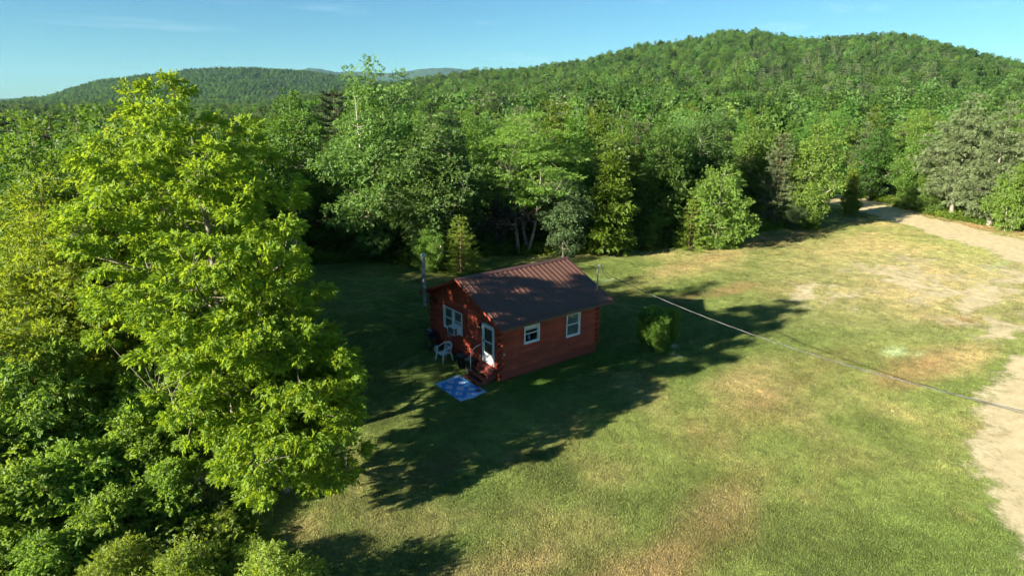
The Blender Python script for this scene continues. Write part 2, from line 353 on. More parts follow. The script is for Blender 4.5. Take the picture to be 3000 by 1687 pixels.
ground = obj('ground', mesh_np('ground', np.c_[xf, yf, zz], F, [M['turf']], {'tone': rgb, 'bare': bare}, True)); tag(ground, kind='structure')

# dirt road: a worn sandy sheet with two wheel tracks
tn = np.gradient(ROAD, axis=0); tn /= np.linalg.norm(tn, axis=1)[:, None]; nr = np.c_[-tn[:, 1], tn[:, 0]]
us = np.array([-1.0, -.8, -.5, -.3, 0, .3, .5, .8, 1.0]); dip = np.array([-.012, .006, -.012, -.004, .012, -.004, -.012, .006, -.012])
RV = []
for i, pnt in enumerate(ROAD):
    wdt = 1.75 + .35 * float(vnoise(np.array(i * .35), np.array(3.0), 9))
    for j, u in enumerate(us):
        e = wdt * u + (.25 * (float(vnoise(np.array(i * .8), np.array(u * 9), 77)) - .5) if abs(u) == 1 else 0)
        pp = pnt + nr[i] * e; RV.append((pp[0], pp[1], float(gz(pp[0], pp[1])) + .022 + dip[j]))
nu = len(us); RF = [(i * nu + j, i * nu + j + 1, (i + 1) * nu + j + 1, (i + 1) * nu + j) for i in range(len(ROAD) - 1) for j in range(nu - 1)]
road = obj('road', mesh_np('road', np.array(RV), np.array(RF)[:, ::-1], [M['turf']], {'tone': np.tile([[.2, .18, .07]], (len(RV), 1)), 'bare': np.full(len(RV), 1.35) - .35 * np.tile(np.abs(us) > .9, len(ROAD))}, True)); tag(road, kind='structure')

# ------------------------------------------------------------------ hills (height by bearing from the clearing and distance)
HA = np.array([(-.3, 0), (.101, 0), (.274, 1), (.357, 10), (.475, 33), (.547, 42), (.617, 53), (.675, 57), (.753, 69), (.824, 87), (.881, 98), (.925, 105), (.963, 111), (1.0, 109), (1.027, 104), (1.058, 98), (1.102, 101), (1.14, 102), (1.172, 98), (1.208, 89), (1.248, 75), (1.283, 62), (1.313, 52), (1.396, 30), (1.6, 10), (1.9, 0)])
HB = np.array([(-.5, -10), (-.214, -10), (-.023, 0), (.022, 21), (.048, 52), (.071, 78), (.106, 96), (.163, 121), (.188, 140), (.233, 150), (.295, 149), (.36, 137), (.417, 116), (.475, 83), (.546, 40), (.657, 6), (.9, -10)])
HF = np.array([(-.6, 60), (-.212, 60), (-.022, 40), (.05, 80), (.2, 250), (.305, 356), (.333, 412), (.347, 462), (.361, 466), (.383, 429), (.417, 417), (.446, 395), (.476, 417), (.517, 470), (.541, 484), (.578, 461), (.626, 430), (.687, 381), (.897, 212), (1.328, 90), (1.7, 60)])
def prof(t): # 0 at the foot, 1 at the crest, falls away beyond it
    u = np.clip(t, 0, 1); up = 1.5 * u ** 2 - .5 * u ** 3.4
    return np.where(t <= 1, up, np.clip(1 - (t - 1) ** 2 * 1.2, -.1, 1))
def hillA(az, r): return np.interp(az, HA[:, 0], HA[:, 1]) * prof((r - 130) / 1020) + (fbm(r * np.sin(az) * .012, r * np.cos(az) * .012, 61) - .5) * 9 * sstep(200, 500, r) - 1.2
def hillB(az, r): return np.interp(az, HB[:, 0], HB[:, 1]) * prof((r - 1500) / 1700) + (fbm(r * np.sin(az) * .005, r * np.cos(az) * .005, 63) - .5) * 16 * sstep(1600, 2400, r) - 1.5
def hillF(az, r): return np.interp(az, HF[:, 0], HF[:, 1]) * prof((r - 6000) / 3500) + (fbm(r * np.sin(az) * .002, r * np.cos(az) * .002, 65) - .5) * 30 - 3
def polar(name, a0, a1, na, rs, hf, m):
    az = np.linspace(a0, a1, na); A, RR = np.meshgrid(az, rs, indexing='ij')
    V = np.c_[(CX + RR * np.sin(A)).ravel(), (CY + RR * np.cos(A)).ravel(), hf(A, RR).ravel()]
    n1, n2 = A.shape; i, j = np.meshgrid(np.arange(n1 - 1), np.arange(n2 - 1), indexing='ij'); q = (i * n2 + j).ravel()
    o = obj(name, mesh_np(name, V, np.c_[q, q + 1, q + n2 + 1, q + n2], [m], None, True)); tag(o, kind='structure'); return o
M['hill_floor'] = mat('hill_floor', (0.045, 0.06, 0.022), .95, spec=.05, noise=(.05, .4, 8))
def far_mat():
    m = mat('far_forest', (0.040, 0.066, 0.022), .95, spec=.05, noise=(.035, .5, 10)); return m
M['far_forest'] = far_mat()
polar('hill', .1, 1.75, 150, np.linspace(130, 2100, 110), hillA, M['hill_floor'])
polar('hill', -.35, .8, 140, np.linspace(1450, 4600, 90), hillB, M['hill_floor'])
def hillF2(az, r):
    x = r * np.sin(az); y = r * np.cos(az); return hillF(az, r) + (vnoise(x * .03, y * .03, 5) - .5) * 14 + (vnoise(x * .011, y * .011, 6) - .5) * 14
polar('mountain', -.6, 1.6, 700, np.linspace(6000, 12500, 130), hillF2, M['far_forest'])

# ------------------------------------------------------------------ cabin
M['log'] = mat('log_stain', (0.30, 0.050, 0.024), .62, spec=.35, noise=(2.2, .38, 8), bump=(9, .35, .012), rand=.2)
M['log_end'] = mat('log_end', (0.30, 0.055, 0.028), .7, noise=(8, .25), rand=.12)
M['skirt'] = mat('skirt_board', (0.26, 0.042, 0.028), .65, noise=(1.2, .2, 6), bump=(5, .2, .01), rand=.06)
M['gboard'] = mat('gable_board', (0.29, 0.05, 0.024), .65, noise=(4, .25), bump=(9, .3, .01), rand=.12)
M['trimred'] = mat('red_trim', (0.30, 0.055, 0.03), .6, noise=(2.5, .22), rand=.08)
M['stepred'] = mat('step_paint', (0.20, 0.045, 0.030), .7, noise=(4, .35, 8), rand=.12)
M['roof'] = mat('roof_metal', (0.105, 0.050, 0.034), .45, spec=.3, noise=(.9, .28, 9), rand=.06)
M['roofdark'] = mat('roof_cap', (0.085, 0.042, 0.036), .42, spec=.5, noise=(2, .15))
M['vinyl'] = mat('white_vinyl', (0.74, 0.76, 0.76), .45, noise=(3, .06))
M['alum'] = mat('white_aluminium', (0.70, 0.73, 0.73), .4, noise=(2, .07))
M['galv'] = mat('galvanised', (0.34, 0.38, 0.42), .45, metal=.6, noise=(5, .2))
M['pipe'] = mat('grey_conduit', (0.24, 0.25, 0.26), .5, metal=.4, noise=(6, .2))
M['black'] = mat('black_plastic', (0.018, 0.018, 0.020), .45, noise=(5, .3))
M['dark_int'] = mat('dark_interior', (0.05, 0.04, 0.035), .9)
M['rubber'] = mat('black_rubber', (0.02, 0.02, 0.02), .6)
M['curtain'] = mat('lace_curtain', (0.75, 0.75, 0.72), .9)
M['blind'] = mat('grey_screen', (0.12, 0.145, 0.135), .8, noise=(3, .1))
def glass_mat():
    m = bpy.data.materials.new('window_glass'); m.use_nodes = True; n, l = m.node_tree.nodes, m.node_tree.links
    n.remove(n['Principled BSDF']); t = n.new('ShaderNodeBsdfTransparent'); t.inputs[0].default_value = (.95, .97, .97, 1)
    g = n.new('ShaderNodeBsdfGlossy'); g.inputs['Roughness'].default_value = .03; g.inputs['Color'].default_value = (.9, .95, 1, 1)
    f = n.new('ShaderNodeFresnel'); ge = n.new('ShaderNodeNewGeometry'); mr = n.new('ShaderNodeMapRange'); mr.inputs['To Min'].default_value = 1.55; mr.inputs['To Max'].default_value = 1 / 1.55; l.new(ge.outputs['Backfacing'], mr.inputs['Value']); l.new(mr.outputs[0], f.inputs[0])
    ms = n.new('ShaderNodeMixShader'); l.new(f.outputs[0], ms.inputs[0]); l.new(t.outputs[0], ms.inputs[1]); l.new(g.outputs[0], ms.inputs[2]); l.new(ms.outputs[0], n['Material Output'].inputs['Surface']); return m
M['glass'] = glass_mat()

LX, WY = 6.49, 6.59; OG, OG2, OE = .46, .66, .62; ZE, ZR = 3.08, 4.71; Z0, CH, NC = .55, .153, 17
SL = (ZR - ZE) / (WY / 2 + OE)
cabin = thing('log_cabin', (0, 0, 0), 'small red stained log cabin with brown ribbed metal roof', 'cabin')
rng = random.Random(4)
# log profiles of unit length along x; front face towards -y
def log_mesh():
    h = CH - .006; prof_ = [(.10, 0), (-.012, 0), (-.042, h * .2), (-.055, h * .5), (-.042, h * .8), (-.012, h), (.10, h)]
    return MB().prism(prof_, 0, 1, 'x').mesh('log', M['log'])
LOGM = log_mesh()
def put_log(ax, fixed, a, b, z, front):
    o = obj('log', LOGM, cabin); g = .0025
    a += g; b -= g; L = b - a
    if ax == 'x':
        if front: o.matrix_local = Matrix.Translation((a, fixed, z)) @ Matrix.Diagonal((L, 1, 1, 1))
        else: o.matrix_local = Matrix.Translation((b, fixed, z)) @ Matrix.Rotation(math.pi, 4, 'Z') @ Matrix.Diagonal((L, 1, 1, 1))
    else:
        if front: o.matrix_local = Matrix.Translation((fixed, b, z)) @ Matrix.Rotation(-math.pi / 2, 4, 'Z') @ Matrix.Diagonal((L, 1, 1, 1))
        else: o.matrix_local = Matrix.Translation((fixed, a, z)) @ Matrix.Rotation(math.pi / 2, 4, 'Z') @ Matrix.Diagonal((L, 1, 1, 1))
OPEN = {('x', 1): [(1.43, 2.34, 1.79, 2.69), (4.24, 5.14, 1.47, 2.68)], ('y', 1): [(3.43, 5.23, 1.50, 2.68), (.55, 1.47, .70, 2.72)], ('x', 0): [], ('y', 0): []}
def wall(ax, fixed, span, front, parity):
    for c in range(NC):
        z = Z0 + c * CH; e = .17 if (c + parity) % 2 == 0 else -.06
        a, b = -e, span + e
        cuts = sorted((o0 - .002, o1 + .002) for (o0, o1, q0, q1) in OPEN[(ax, front)] if q0 < z + CH * .9 and q1 > z + CH * .1)
        segs = []; cur = a
        for (o0, o1) in cuts: segs.append((cur, o0)); cur = o1
        segs.append((cur, b))
        for (s0, s1) in segs:
            if front and s1 - s0 > 2.2:
                x = s0 + rng.uniform(.9, 2.6)
                while s1 - x > .7: put_log(ax, fixed, s0, x, z, front); s0 = x; x += rng.uniform(1.2, 3.2)
            put_log(ax, fixed, s0, s1, z, front)
wall('x', 0, LX, 1, 0); wall('x', WY, LX, 0, 0); wall('y', 0, WY, 1, 1); wall('y', LX, WY, 0, 1)
# skirt boards
def panels(ax, fixed, span, front, n):
    for i in range(n):
        a, b = span * i / n + .004, span * (i + 1) / n - .004; t0, t1 = (fixed - .0, fixed + .04) if front else (fixed - .04, fixed)
        o = MB().box(*((a, b, t0, t1) if ax == 'x' else (t0, t1, a, b)), -.05, Z0 - .004, b=.004).build('skirt_board', M['skirt'], cabin)
panels('x', 0.005, LX, 1, 4); panels('x', WY - .005, LX, 0, 4); panels('y', .008, WY, 1, 5); panels('y', LX - .008, WY, 0, 5)
MB().box(.06, LX - .06, .06, WY - .06, .3, .5).build('floor_deck', M['dark_int'], cabin)
# gable boards
ZT = Z0 + NC * CH
for (x0, x1) in ((-.02, .03), (LX - .03, LX + .02)):
    n = 30
    for i in range(n):
        y0, y1 = WY * i / n, WY * (i + 1) / n
        tz = lambda y: ZR - .13 - SL * abs(y - WY / 2)
        za, zb = tz(y0), tz(y1)
        if max(za, zb) < ZT + .03: continue
        off = .006 * (i % 2) * (-1 if x0 < 1 else 1)
        poly = [(y0 + .004, ZT + .002), (y1 - .004, ZT + .002), (y1 - .004, max(zb, ZT + .01)), (y0 + .004, max(za, ZT + .01))]
        if y0 < WY / 2 < y1: poly.insert(3, (WY / 2, ZR - .13))
        MB().prism(poly, x0 + off, x1 + off, 'x').build('gable_board', M['gboard'], cabin)
# roof: eight ribbed panels on each slope, ridge cap, barge and fascia boards
NP = 8; PW = (LX + OG + OG2) / NP
def roof_panel():
    xs, zs = [0.0], [0.0]
    for k in range(3):
        c = PW * (k + .5) / 3
        xs += [c - .042, c - .02, c + .02, c + .042]; zs += [0, .026, .026, 0]
        if k < 2:
            e = PW * (k + 1) / 3; xs += [e - .022, e, e + .022]; zs += [0, .006, 0]
    xs.append(PW - .001); zs.append(0.0)
    n = len(xs); ln = math.hypot(WY / 2 + OE, ZR - ZE)
    V = []
    for (s, dz) in ((0, 0), (ln, 0)): V += [(x, s, z) for x, z in zip(xs, zs)]
    V += [(x, s, z - .012) for (s, dz) in ((0, 0), (ln, 0)) for x, z in zip(xs, zs)]
    F = [(i, i + 1, n + i + 1, n + i) for i in range(n - 1)] + [(2 * n + i, 3 * n + i, 3 * n + i + 1, 2 * n + i + 1) for i in range(n - 1)]
    F += [(i, 2 * n + i, 2 * n + i + 1, i + 1) for i in range(n - 1)] + [(0, n, 3 * n, 2 * n), (n - 1, 3 * n - 1, 4 * n - 1, 2 * n - 1)]
    return MB().add(V, F).mesh('roof_panel', M['roof'])
RP = roof_panel(); sang = math.atan(SL)
roof = bpy.data.objects.new('roof', None); COL.objects.link(roof); roof.parent = cabin
for i in range(NP):
    o = obj('roof_panel', RP, roof); o.matrix_local = Matrix.Translation((-OG + i * PW, -OE, ZE)) @ Matrix.Rotation(sang, 4, 'X')
    o = obj('roof_panel', RP, roof); o.matrix_local = Matrix.Translation((-OG + (i + 1) * PW, WY + OE, ZE)) @ Matrix.Rotation(math.pi, 4, 'Z') @ Matrix.Rotation(sang, 4, 'X')
X0, X1 = -OG, LX + OG2
MB().prism([(WY / 2 - .20, ZR + .034 - .20 * SL), (WY / 2, ZR + .04), (WY / 2 + .20, ZR + .034 - .20 * SL), (WY / 2 + .2, ZR + .022 - .2 * SL), (WY / 2, ZR + .026), (WY / 2 - .2, ZR + .022 - .2 * SL)], X0 - .02, X1 + .02, 'x').build('ridge_cap', M['roofdark'], roof)
def slope_board(x0, x1, side, d0, d1, name, m, inset=0.0):
    ya, yb = (-OE + inset, WY / 2) if side == 0 else (WY / 2, WY + OE - inset)
    f = lambda y: ZR - SL * abs(y - WY / 2)
    poly = [(ya, f(ya) - d1), (yb, f(yb) - d1), (yb, f(yb) - d0), (ya, f(ya) - d0)]
    return MB().prism(poly, x0, x1, 'x').build(name, m, roof)
for s in (0, 1):
    slope_board(X0 + .012, X0 + .045, s, .016, .155, 'barge_board', M['trimred']); slope_board(X1 - .045, X1 - .012, s, .016, .155, 'barge_board', M['trimred'])
    slope_board(X0 + .06, X1 - .06, s, .02, .10, 'roof_deck', M['trimred'], .02)
    y0 = -OE if s == 0 else WY + OE
    MB().box(X0 + .06, X1 - .06, *((y0 + .003, y0 + .018) if s == 0 else (y0 - .018, y0 - .003)), ZE - .135, ZE - .012).build('fascia_board', M['roofdark'], roof)
# small chip of debris near the far ridge end of the roof
# windows -----------------------------------------------------------------
def window(name, ax, u0, u1, z0, z1, kind):
    """ax 'x': on the wall y=0, u runs along x; ax 'y': on the wall x=0, u runs along y (outside is negative)."""
    def P(b, ua, ub, da, db, za, zb, bev=.004):
        return b.box(*((ua, ub, da, db) if ax == 'x' else (da, db, ua, ub)), za, zb, b=bev)
    w_ = bpy.data.objects.new('window', None); COL.objects.link(w_); w_.parent = cabin
    t = .055
    fb = MB(); P(fb, u0, u1, -.075, .10, z0, z0 + t); P(fb, u0, u1, -.075, .10, z1 - t, z1); P(fb, u0, u0 + t, -.075, .10, z0 + t, z1 - t); P(fb, u1 - t, u1, -.075, .10, z0 + t, z1 - t)
    fb.build('frame', M['vinyl'], w_)
    halves = [(u0 + t, u1 - t)]
    if kind == 'double':
        mid = (u0 + u1) / 2; P(MB(), mid - .05, mid + .05, -.07, .10, z0 + t, z1 - t).build('mullion', M['vinyl'], w_); halves = [(u0 + t, mid - .05), (mid + .05, u1 - t)]
    for hi, (a, b) in enumerate(halves):
        zm = (z0 + z1) / 2 + (.02 if kind != 'double' else .0)
        if kind == 'double' and hi == 0: zm = z0 + .52     # sash raised over the air conditioner
        s = .042
        for (za, zb, d, nm) in ((zm - .02, z1 - t, 0.0, 'upper'), (z0 + t, zm + .02, -.028, 'lower')):
            if kind == 'double' and hi == 0 and nm == 'lower': za, zb = zm - .14, zm + .16
            mb = MB(); P(mb, a, b, d - .0, d + .028, za, za + s); P(mb, a, b, d, d + .028, zb - s, zb); P(mb, a, a + s, d, d + .028, za + s, zb - s); P(mb, b - s, b, d, d + .028, za + s, zb - s)
            sh = mb.build('sash', M['vinyl'], w_)
            P(MB(), a + s, b - s, d + .010, d + .016, za + s, zb - s, 0).build('pane', M['glass'], w_)
        if kind == 'screen': P(MB(), a, b, .055, .060, z0 + t, z1 - t, 0).build('blind', M['blind'], w_)
        if kind == 'double':
            P(MB(), a, b, .075, .080, z0 + t, z1 - t, 0).build('blind', M['blind'], w_)
        if kind == 'curtain':
            n = 22; V = []; Fs = []
            for i in range(n + 1):
                u = lerp(a, b, i / n); d = .07 + .012 * math.sin(i * 1.9); zl = z1 - t - .25 - .03 * abs(math.sin(i * 1.1)); V += [(u, d, zl), (u, d, z1 - t)]
            Fs = [(2 * i, 2 * i + 2, 2 * i + 3, 2 * i + 1) for i in range(n)]; MB().add(V, Fs).build('valance', M['curtain'], w_)
            P(MB(), a, b, .9, .92, z0 - .5, z1 + .2, 0).build('inner_wall', M['dark_int'], w_)
    return w_
tag(window('window', 'x', 1.388, 2.377, 1.748, 2.725, 'curtain'), 'white framed window with lace valance inside')
tag(window('window', 'x', 4.197, 5.178, 1.431, 2.718, 'screen'), 'taller white framed window with grey screen')
tag(window('window', 'y', 3.385, 5.267, 1.465, 2.717, 'double'), 'double white window holding an air conditioner')
# things on the sill seen through the glass of the lace-valance window
bt = thing('bottle', (1.86, .17, 1.86), 'pale blue bottle on the sill behind the lace curtained window', 'bottle')
MB().lathe([(0, 0), (.055, 0), (.06, .02), (.06, .17), (.025, .23), (.02, .28), (0, .28)], n=12).build('bottle_body', mat('blue_plastic', (.30, .34, .62), .4), bt)
MB().lathe([(.026, .27), (.026, .31), (0, .31)], n=10).build('cap', M['vinyl'], bt)
MB().box(1.46, 2.30, .09, .30, 1.80, 1.83).build('inner_sill', M['dark_int'], cabin)
# storm door ----------------------------------------------------------------
door = bpy.data.objects.new('door', None); COL.objects.link(door); door.parent = cabin; tag(door, 'white storm door with two dark panes')
D0, D1, DZ, DT = .499, 1.525, .713, 2.773
fb = MB().box(-.075, .06, D0, D0 + .065, DZ, DT, b=.004).box(-.075, .06, D1 - .065, D1, DZ, DT, b=.004).box(-.075, .06, D0 + .065, D1 - .065, DT - .065, DT, b=.004)
fb.build('frame', M['vinyl'], door)
a, b = D0 + .068, D1 - .068; s = .115
lf = MB().box(-.055, -.015, a, a + s, DZ + .02, DT - .07, b=.004).box(-.055, -.015, b - s, b, DZ + .02, DT - .07, b=.004).box(-.055, -.015, a + s, b - s, DT - .19, DT - .07, b=.004).box(-.055, -.015, a + s, b - s, DZ + 1.13, DZ + 1.19, b=.004)
lf.build('door_leaf', M['alum'], door)
MB().box(-.053, -.02, a + s, b - s, DZ + .02, DZ + .56, b=.004).build('kick_panel', M['alum'], door)
MB().box(-.042, -.036, a + s, b - s, DZ + 1.19, DT - .19).build('pane', M['glass'], door); MB().box(-.042, -.036, a + s, b - s, DZ + .56, DZ + 1.13).build('pane', M['glass'], door)
MB().box(.02, .05, a, b, DZ, DT - .07).build('inner_door', mat('inner_door', (.06, .065, .06), .6), door)
MB().box(-.09, -.055, b - .085, b - .045, DZ + 1.08, DZ + 1.26, b=.008).build('handle', M['black'], door)
# wall lantern, outlet covers --------------------------------------------------
ln_ = thing('wall_lantern', (-.06, 1.66, 2.55), 'small dark lantern mounted beside the top of the white door', 'lantern')
MB().box(-.01, .05, -.05, .05, -.02, .16, b=.006).build('back_plate', M['black'], ln_)
MB().lathe([(0, -.10), (.045, -.08), (.05, .02), (0, .02)], (-.08, 0, .02), 8).build('globe', mat('frosted_glass', (.6, .6, .5), .3), ln_)
MB().lathe([(.07, .0), (.05, .04), (.01, .07), (0, .07)], (-.08, 0, .04), 8).build('cap', M['black'], ln_)
def outlet(loc, rz, lab):
    o = thing('outlet_cover', loc, lab, 'outlet cover', None, rz)
    MB().box(-.035, .035, -.025, .03, -.06, .06, b=.006).build('plate', M['vinyl'], o); MB().box(-.02, .02, -.033, -.024, -.045, .045, b=.003).build('flap', M['galv'], o)
outlet((.14, -.075, 1.55), 0, 'small white outlet cover on the logs near the front corner'); outlet((-.075, 1.72, .93), -math.pi / 2, 'small white outlet cover low on the wall beside the door steps')
# air conditioner ------------------------------------------------------------------
ac = thing('air_conditioner', (-.28, 3.86, 1.53), 'white window air conditioner jutting from the double window', 'air conditioner')
MB().box(-.20, .32, -.33, .33, .38, .40, b=.006).box(-.20, .32, -.33, .33, 0, .02, b=.006).box(-.20, -.17, -.33, -.30, .02, .38).box(-.20, -.17, .30, .33, .02, .38).box(.0, .32, -.33, -.31, .02, .38).box(.0, .32, .31, .33, .02, .38).build('case', M['vinyl'], ac)
MB().box(-.175, .30, -.305, .305, .02, .38).build('core', mat('ac_core', (.05, .055, .06), .5), ac)
for i in range(9): MB().box(-.19, -.178, -.30, .30, .04 + i * .038, .048 + i * .038).build('louver', M['galv'], ac)
for i in range(6): MB().box(-.165 + i * .028, -.155 + i * .028, -.326, -.312, .05, .35).build('louver', M['galv'], ac)
MB().tube([(-.17, -.1, .0), (-.22, -.05, -.09), (-.30, .1, -.12), (-.24, .22, -.06)], .008, 6).build('drain_hose', M['vinyl'], ac)
# stove pipe ------------------------------------------------------------------------
CPX, CPY = -.66, 6.20
st = thing('stove_pipe', (CPX, CPY, 2.52), 'tall galvanised stove pipe with conical cap beside the gable', 'chimney')
MB().lathe([(0, 0), (.105, 0), (.11, .01), (.11, .16), (.105, .17)], n=20).build('cleanout_cap', M['galv'], st)
for i in range(3):
    z = .17 + i * .88; MB().lathe([(.105, z), (.105, z + .85), (.111, z + .855), (.111, z + .878), (.105, z + .88)], n=22).build('pipe_section', M['galv'], st)
MB().tube([(0, 0, .28), (.75, 0, .28)], .095, 16).build('wall_pipe', M['roofdark'], st)
for a in range(3): MB().tube([(.09 * math.cos(a * 2.1), .09 * math.sin(a * 2.1), 2.75), (.10 * math.cos(a * 2.1), .10 * math.sin(a * 2.1), 2.90)], .006, 5).build('cap_bracket', M['galv'], st)
MB().lathe([(0, 2.985), (.05, 2.97), (.19, 2.90), (.185, 2.893), (0, 2.95)], n=22).build('rain_cap', M['galv'], st)
MB().lathe([(.112, 1.02), (.114, 1.02), (.114, 1.06), (.112, 1.06)], n=18).tube([(.11, 0, 1.04), (.24, 0, 1.06)], .008, 6).build('wall_strap', M['black'], st)
# service mast and cable -------------------------------------------------------------------
mast = thing('service_mast', (6.69, .28, 3.45), 'grey electrical service mast standing on the roof slope', 'mast')
MB().tube([(0, 0, -.25), (0, 0, 1.40)], .034, 12).build('mast_pipe', M['pipe'], mast)
MB().lathe([(.035, .05), (.075, -.03), (.12, -.06)], (0, 0, .0), 14).build('roof_boot', M['rubber'], mast)
MB().tube([(0, 0, 1.38), (.0, 0, 1.44), (.04, -.05, 1.48), (.08, -.10, 1.46), (.10, -.13, 1.42)], [.045, .05, .055, .05, .04], 10).build('weatherhead', M['pipe'], mast)
for zc in (.62, 1.05, 1.2): MB().lathe([(.035, zc), (.04, zc), (.04, zc + .03), (.035, zc + .03)], n=12).tube([(.03, -.02, zc + .015), (.11, -.06, zc + .015)], .012, 6).build('clamp', M['galv'], mast)
CA, CB = Vector((6.86, -.62, 4.46)), Vector((9.6, -40.0, 8.6))
def cab(t): # parabolic sag
    p = CA.lerp(CB, t); p.z -= 4 * 2.75 * t * (1 - t); return p
pc = thing('power_cable', CA, 'twisted service cable sagging from the roof mast across the lawn', 'cable')
for k in range(3):
    pts = []
    n = 520
    for i in range(n + 1):
        t = i / n; p = cab(t) - CA; an = 2 * math.pi * (k / 3 + t * 38); r = .0105
        pts.append(p + Vector((math.cos(an) * r, 0, math.sin(an) * r)))
    MB().tube(pts, .0095, 5).build('conductor', [mat('cable_bare', (.12, .12, .125), .5), mat('cable_grey', (.07, .07, .07), .5), mat('cable_black', (.03, .03, .03), .5)][k], pc)
wr = thing('drip_loop_wires', (6.69, .28, 3.45), 'black wire loops hanging between mast head and service cable', 'wire')
for k, (dip_, sx) in enumerate(((.10, .02), (.30, .0), (.36, .05))):
    pts = []
    for i in range(13):
        t = i / 12; p = Vector((.10, -.13, 1.42)).lerp(CA - Vector((6.69, .28, 3.45)), t); p.z -= dip_ * 4 * t * (1 - t); p.x += sx * math.sin(math.pi * t); pts.append(p)
    MB().tube(pts, .011, 5).build('wire', M['rubber'], wr)
up = thing('utility_pole', (CB.x, CB.y, 0), 'weathered wooden utility pole at the far end of the service cable', 'pole')
MB().tube([(0, 0, -.3), (0, 0, 9.2)], [.15, .11], 12).build('pole_shaft', M['bark_grey'], up)
# steps ----------------------------------------------------------------------------------
stp = thing('door_steps', (0, 0, 0), 'red wooden steps with open risers below the white door', 'steps')
Y0, Y1 = .34, 1.60
lv = [(-.36, -.02, .66), (-.64, -.33, .50), (-.92, -.61, .345), (-1.20, -.89, .19)]
for (xa, xb, z) in lv:
    nb = 2 if xa < -.5 else 3
    for i in range(nb):
        p0, p1 = lerp(xa, xb, i / nb) + .003, lerp(xa, xb, (i + 1) / nb) - .003
        MB().box(p0, p1, Y0 - .02, Y1 + .02, z - .036, z, b=.005).build('tread', M['stepred'], stp)
for (ya, yb) in ((Y0, Y0 + .04), (Y1 - .04, Y1)):
    poly = [(-.02, .0), (-.02, .622), (-.33, .622), (-.33, .462), (-.61, .462), (-.61, .307), (-.89, .307), (-.89, .152), (-1.17, .152), (-1.17, -.02), (-.92, -.02)]
    poly = [(-.03, .25), (-.03, .622), (-.34, .622), (-.34, .462), (-.62, .462), (-.62, .307), (-.90, .307), (-.90, .152), (-1.18, .152), (-1.18, -.02), (-.72, -.02)]
    MB().prism(poly, ya, yb, 'y').build('stringer', M['stepred'], stp)
MB().box(-.34, -.31, Y0 + .045, Y1 - .045, .47, .62, b=.004).build('riser', M['stepred'], stp); MB().box(-.20, -.11, Y0 + .05, Y0 + .12, -.05, .62).build('post', M['stepred'], stp)
hr = thing('handrail', (-.70, 1.66, .30), 'thin pale pipe handrail curving from the steps to the wall', 'handrail')
pts = [(0, 0, 0), (0, 0, .75)] + [(.66 * (1 - math.cos(a)), 0, .75 + .52 * math.sin(a)) for a in np.linspace(.15, math.pi / 2, 9)]
MB().tube(pts, .019, 8).build('rail_pipe', mat('white_pipe', (.66, .67, .66), .4), hr); MB().box(-.05, .05, -.05, .05, -.01, .015, b=.004).build('foot_plate', M['galv'], hr)
# trash cans --------------------------------------------------------------------------------
def can(x, y, lab, rz):
    o = thing('trash_can', (x, y, 0), lab, 'trash can', 'trash cans beside the steps', rz)
    m = mat('bin_plastic', (.016, .022, .022), .5, noise=(4, .3))
    MB().lathe([(0, .0), (.20, 0), (.205, .02), (.25, .66), (.27, .68), (.27, .72), (.25, .72)], n=24).build('bin_body', m, o)
    MB().lathe([(.285, .69), (.29, .72), (.28, .75), (.20, .80), (0, .815)], n=24).build('lid', mat('bin_lid', (.03, .042, .045), .5, noise=(4, .3)), o)
    MB().tube([(-.09, 0, .80), (-.06, 0, .845), (.06, 0, .845), (.09, 0, .80)], .016, 6).build('lid_handle', m, o)
    for sgn in (-1, 1): MB().tube([(-.07, sgn * .25, .58), (-.07, sgn * .31, .60), (.07, sgn * .31, .60), (.07, sgn * .25, .58)], .014, 6).build('side_handle', m, o)
can(-.50, 2.78, 'black lidded trash can against the wall, nearer the white chair', .3); can(-.46, 2.12, 'dark lidded trash can beside the door steps and handrail', 1.1)

# ------------------------------------------------------------------ chair, grill, tank, rug
M['resin'] = mat('white_resin', (.66, .68, .70), .5, noise=(3, .06))
ch = thing('garden_chair', (-.72, 4.16, 0), 'white plastic garden chair with lattice back against the gable wall', 'chair', None, .06)
K = 1.18
def cb(): return MB()
def sc(b):  # uniform scale about the base
    b.v = [(x * K, y * K, z * K) for (x, y, z) in b.v]; return b
# the chair faces -x
V = []; Fq = []; n1, n2 = 9, 9
for i in range(n1):
    for j in range(n2):
        x = lerp(-.27, .22, i / (n1 - 1)); y = lerp(-.25, .25, j / (n2 - 1)) * (1 - .12 * (i / (n1 - 1)))
        V.append((x, y, .415 - .02 * math.cos((j / (n2 - 1) - .5) * 2.6) - .03 * (i / (n1 - 1)) + (.0 if i else -.02)))
m0 = len(V); V += [(x, y, z - .014) for (x, y, z) in V]
for i in range(n1 - 1):
    for j in range(n2 - 1):
        q = i * n2 + j; Fq += [(q, q + n2, q + n2 + 1, q + 1), (m0 + q, m0 + q + 1, m0 + q + n2 + 1, m0 + q + n2)]
for j in range(n2 - 1):
    for q in (j, (n1 - 1) * n2 + j): Fq.append((q, q + 1, m0 + q + 1, m0 + q))
for i in range(n1 - 1):
    for q in (i * n2, i * n2 + n2 - 1): Fq.append((q, q + n2, m0 + q + n2, m0 + q))
sc(cb().add(V, Fq, True)).build('seat', M['resin'], ch)
